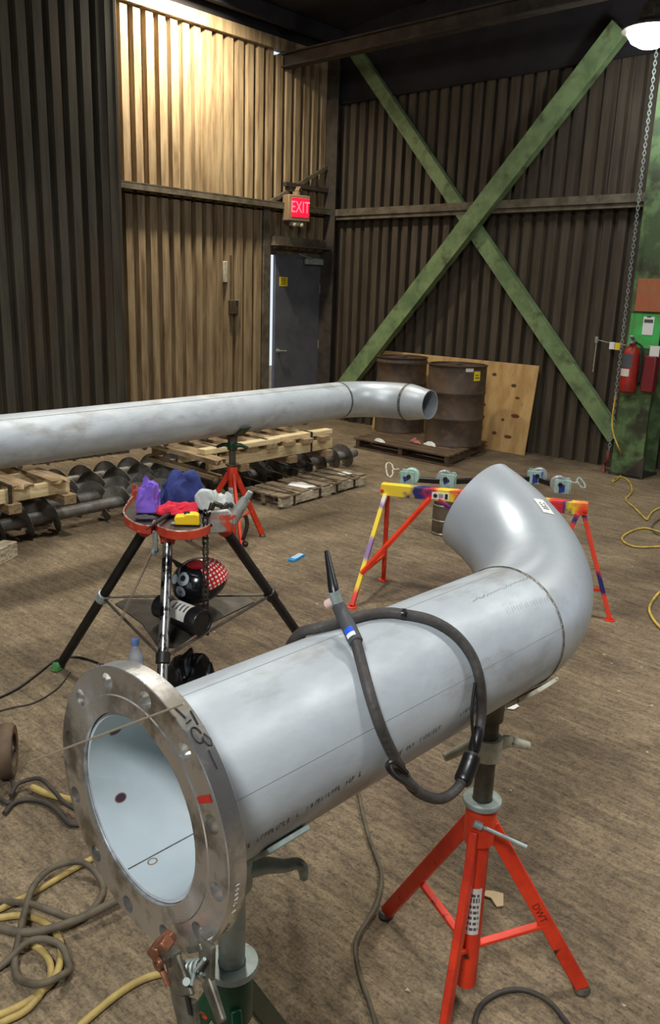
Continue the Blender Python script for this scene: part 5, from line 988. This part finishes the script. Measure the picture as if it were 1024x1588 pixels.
yc = [V((-3.415,7.760,0.822)), V((-3.414,7.740,0.584)), V((-3.372,7.720,0.432)), V((-3.279,7.700,0.289)), V((-3.548,8.495,-0.000)) + ZZ * .03, (-3.361,8.012,0.000), (-3.260,7.670,0.000), (-3.238,7.521,0.000), (-3.295,7.717,0.000), (-3.258,7.811,0.000), (-3.085,7.582,0.000), (-2.927,7.247,0.000), (-2.833,6.912,0.000), (-2.666,6.700,0.000), (-2.442,6.404,0.000), (-2.453,6.481,0.000), (-2.505,6.699,0.000), (-2.517,6.947,0.000)]
cable('power_cable', 'yellow cable dropping from the chain and winding over the floor at right', 'cable', yc, .0075, 'yellowcord')
cable('power_cable', 'yellow cable loop on the floor at the right edge', 'cable', [(-2.134,6.104,0.000), (-2.216,6.112,-0.000), (-2.341,6.125,0.000), (-2.369,5.906,0.000), (-2.320,5.685,0.000), (-2.184,5.582,0.000), (-2.060,5.725,0.000), (-2.006,5.834,0.000)], .0075, 'yellowcord')
cable('power_cable', 'grey green cable curl at the right edge above the yellow loop', 'cable', [(-2.360,6.684,0.000), (-2.368,6.492,0.000), (-2.328,6.252,0.000), (-2.222,6.053,0.000), (-2.120,6.068,0.000)], .006, 'hosegrey')
cable('power_cable', 'yellow cable end at the right edge nearest the camera', 'cable', [(-1.701,5.042,0.000), (-1.681,4.777,0.000), (-1.629,4.509,0.000), (-1.553,4.350,0.000), (-1.439,4.210,0.000), (-1.337,4.138,-0.000)], .0075, 'yellowcord')
# ---- ground clamp on the flange
gc_ = thing('ground_clamp', 'grimy ground clamp with copper jaws hanging from the bottom of the flange', 'clamp', (-0.760,0.535,0.833))
def G(p): return V(p)
yv = V((0, 1, 0))
mb = MB(); mb.bar((-0.738,0.525,0.842), (-0.708,0.520,0.801), .036, .008, up=(0, 1, 0), w1=.056, h1=.008); mb.bar((-0.708,0.520,0.801), (-0.682,0.515,0.742), .056, .008, up=(0, 1, 0), w1=.042, h1=.008); mb.build('lever', M['clamp'], gc_, 0, bevel=.003)
mb = MB(); mb.bar((-0.690,0.545,0.881), (-0.684,0.540,0.830), .030, .008, up=(0, 1, 0), w1=.026, h1=.008); mb.bar((-0.684,0.540,0.830), (-0.641,0.530,0.800), .026, .010, up=(0, 1, 0), w1=.018, h1=.008); mb.build('lever', M['clamp'], gc_, 0, bevel=.003)
mb = MB(); s0, s1_ = V((-0.740,0.530,0.810)), V((-0.689,0.540,0.847)); sd_ = (s1_ - s0); sa, sb, _ = basis(sd_)
mb.tube([s0 + sd_ * (i / 84) + (sa * cos(i * .52) + sb * sin(i * .52)) * .010 for i in range(85)], .0022, 6); mb.build('spring', M['galv'], gc_)
mb = MB(); q0, q1 = V((-0.766,0.525,0.835)), V((-0.772,0.548,0.836)); mb.tube([q0.lerp(q1, -.5), q0, q1], [.009, .012, .011], 6); mb.bar((-0.774,0.520,0.825), (-0.753,0.530,0.849), .020, .016); mb.build('copper_jaw', M['copper'], gc_, 40, bevel=.002)
mb = MB(); mb.bar((-0.768,0.528,0.832), (-0.733,0.526,0.838), .022, .014); mb.bar((-0.729,0.552,0.842), (-0.694,0.548,0.873), .020, .010); mb.build('jaw_arm', M['clamp'], gc_, 0, bevel=.002)
mb = MB(); mb.tube(spline([(-0.764,0.520,0.832), (-0.756,0.515,0.823), (-0.743,0.515,0.814), (-0.734,0.515,0.802)]), .004, 8); mb.ring([(.004, -.003), (.009, -.003), (.009, .003), (.004, .003)], (-0.751,0.512,0.827), (0, 1, 0), 12); mb.build('copper_braid', M['copper'], gc_)
mb = MB(); mb.tube([V((-0.693,0.514,0.838)), V((-0.735,0.545,0.787))], .005, 12); mb.tube([V((-0.686,0.517,0.835)), V((-0.691,0.525,0.846)), V((-0.676,0.530,0.874))], .0025, 8); mb.build('pivot_pin', M['galv'], gc_)
mb = MB(); mb.bar((-0.693,0.514,0.816), (-0.681,0.511,0.797), .008, .002, up=(0, 1, 0)); mb.build('slot', M['black'], gc_, 0)
# filler rod lying across the flange face
fr = MB(); fr.tube([V((-0.736,0.548,1.199)), V((-0.994,0.470,1.035))], .0016, 6); tag(fr.build('filler_rod', M['wire'], None, origin=(-0.736,0.548,1.199)), 'straight filler rod sticking out across the flange face', 'welding rod')
# caster wheel at the left edge
cw_ = thing('cart_wheel', 'brown rubber cart wheel standing at the left edge of the floor', 'wheel', (-2.539,1.125,0.000))
wq = V((-2.539,1.125,0.000)); wr_ = .097; wx = V((.56, .83, 0)).normalized(); wc = wq + ZZ * wr_
mb = MB(); mb.ring([(.060, -.025), (.086, -.027), (.095, -.018), (.097, 0), (.095, .018), (.086, .027), (.060, .025)], wc, wx, 40); mb.build('tyre', M['brown'], cw_)
mb = MB(); mb.lathe([(.012, -.026), (.016, -.020), (.061, -.012), (.061, .012), (.016, .020), (.012, .026)], wc, wx, 32); mb.build('hub', M['galvdark'], cw_)
mb = MB(); mb.tube([wc - wx * .16, wc + wx * .030], .008, 10); mb.build('axle', M['blackm'], cw_)
# scraps on the floor
for px, poly, m_, lab in (((-1.562,2.874,0.000), [(-.035, -.02), (.01, -.03), (.04, .0), (.03, .025), (-.03, .02)], 'white', 'white folded paper scrap on the floor beyond the orange stand'), ((-0.981,1.828,0.000), [(-.03, .01), (-.01, .0), (.0, -.035), (.02, -.03), (.03, .02), (.0, .03), (-.02, .03)], 'tan', 'tan torn cardboard scrap on the floor between the orange legs')):
    mb = MB(); mb.prism(poly, V(px) + ZZ * .003, RT, BK, ZZ * .004); tag(mb.build('scrap', M[m_], None, 0, origin=px), lab, 'scrap')
mb = MB(); rs = random.Random(5)
for i in range(260):
    x, y = rs.uniform(-4.4, .4), rs.uniform(1.0, 6.5); s = rs.uniform(.003, .009); a_ = rs.uniform(0, 6.3)
    mb.add([(x + s * rs.uniform(.6, 1.4) * cos(a_ + t), y + s * rs.uniform(.5, 1.2) * sin(a_ + t), .0006 + (.003 if k == 3 else 0)) for k, t in enumerate((0, 2.1, 4.2, 1))], [(0, 1, 3), (1, 2, 3), (2, 0, 3), (2, 1, 0)])
tag(mb.build('floor_chips', mat('pale_grit', srgb(180, 168, 142), .8), None, 0), 'scattered pale chips and grit on the concrete floor', 'debris', kind='stuff')
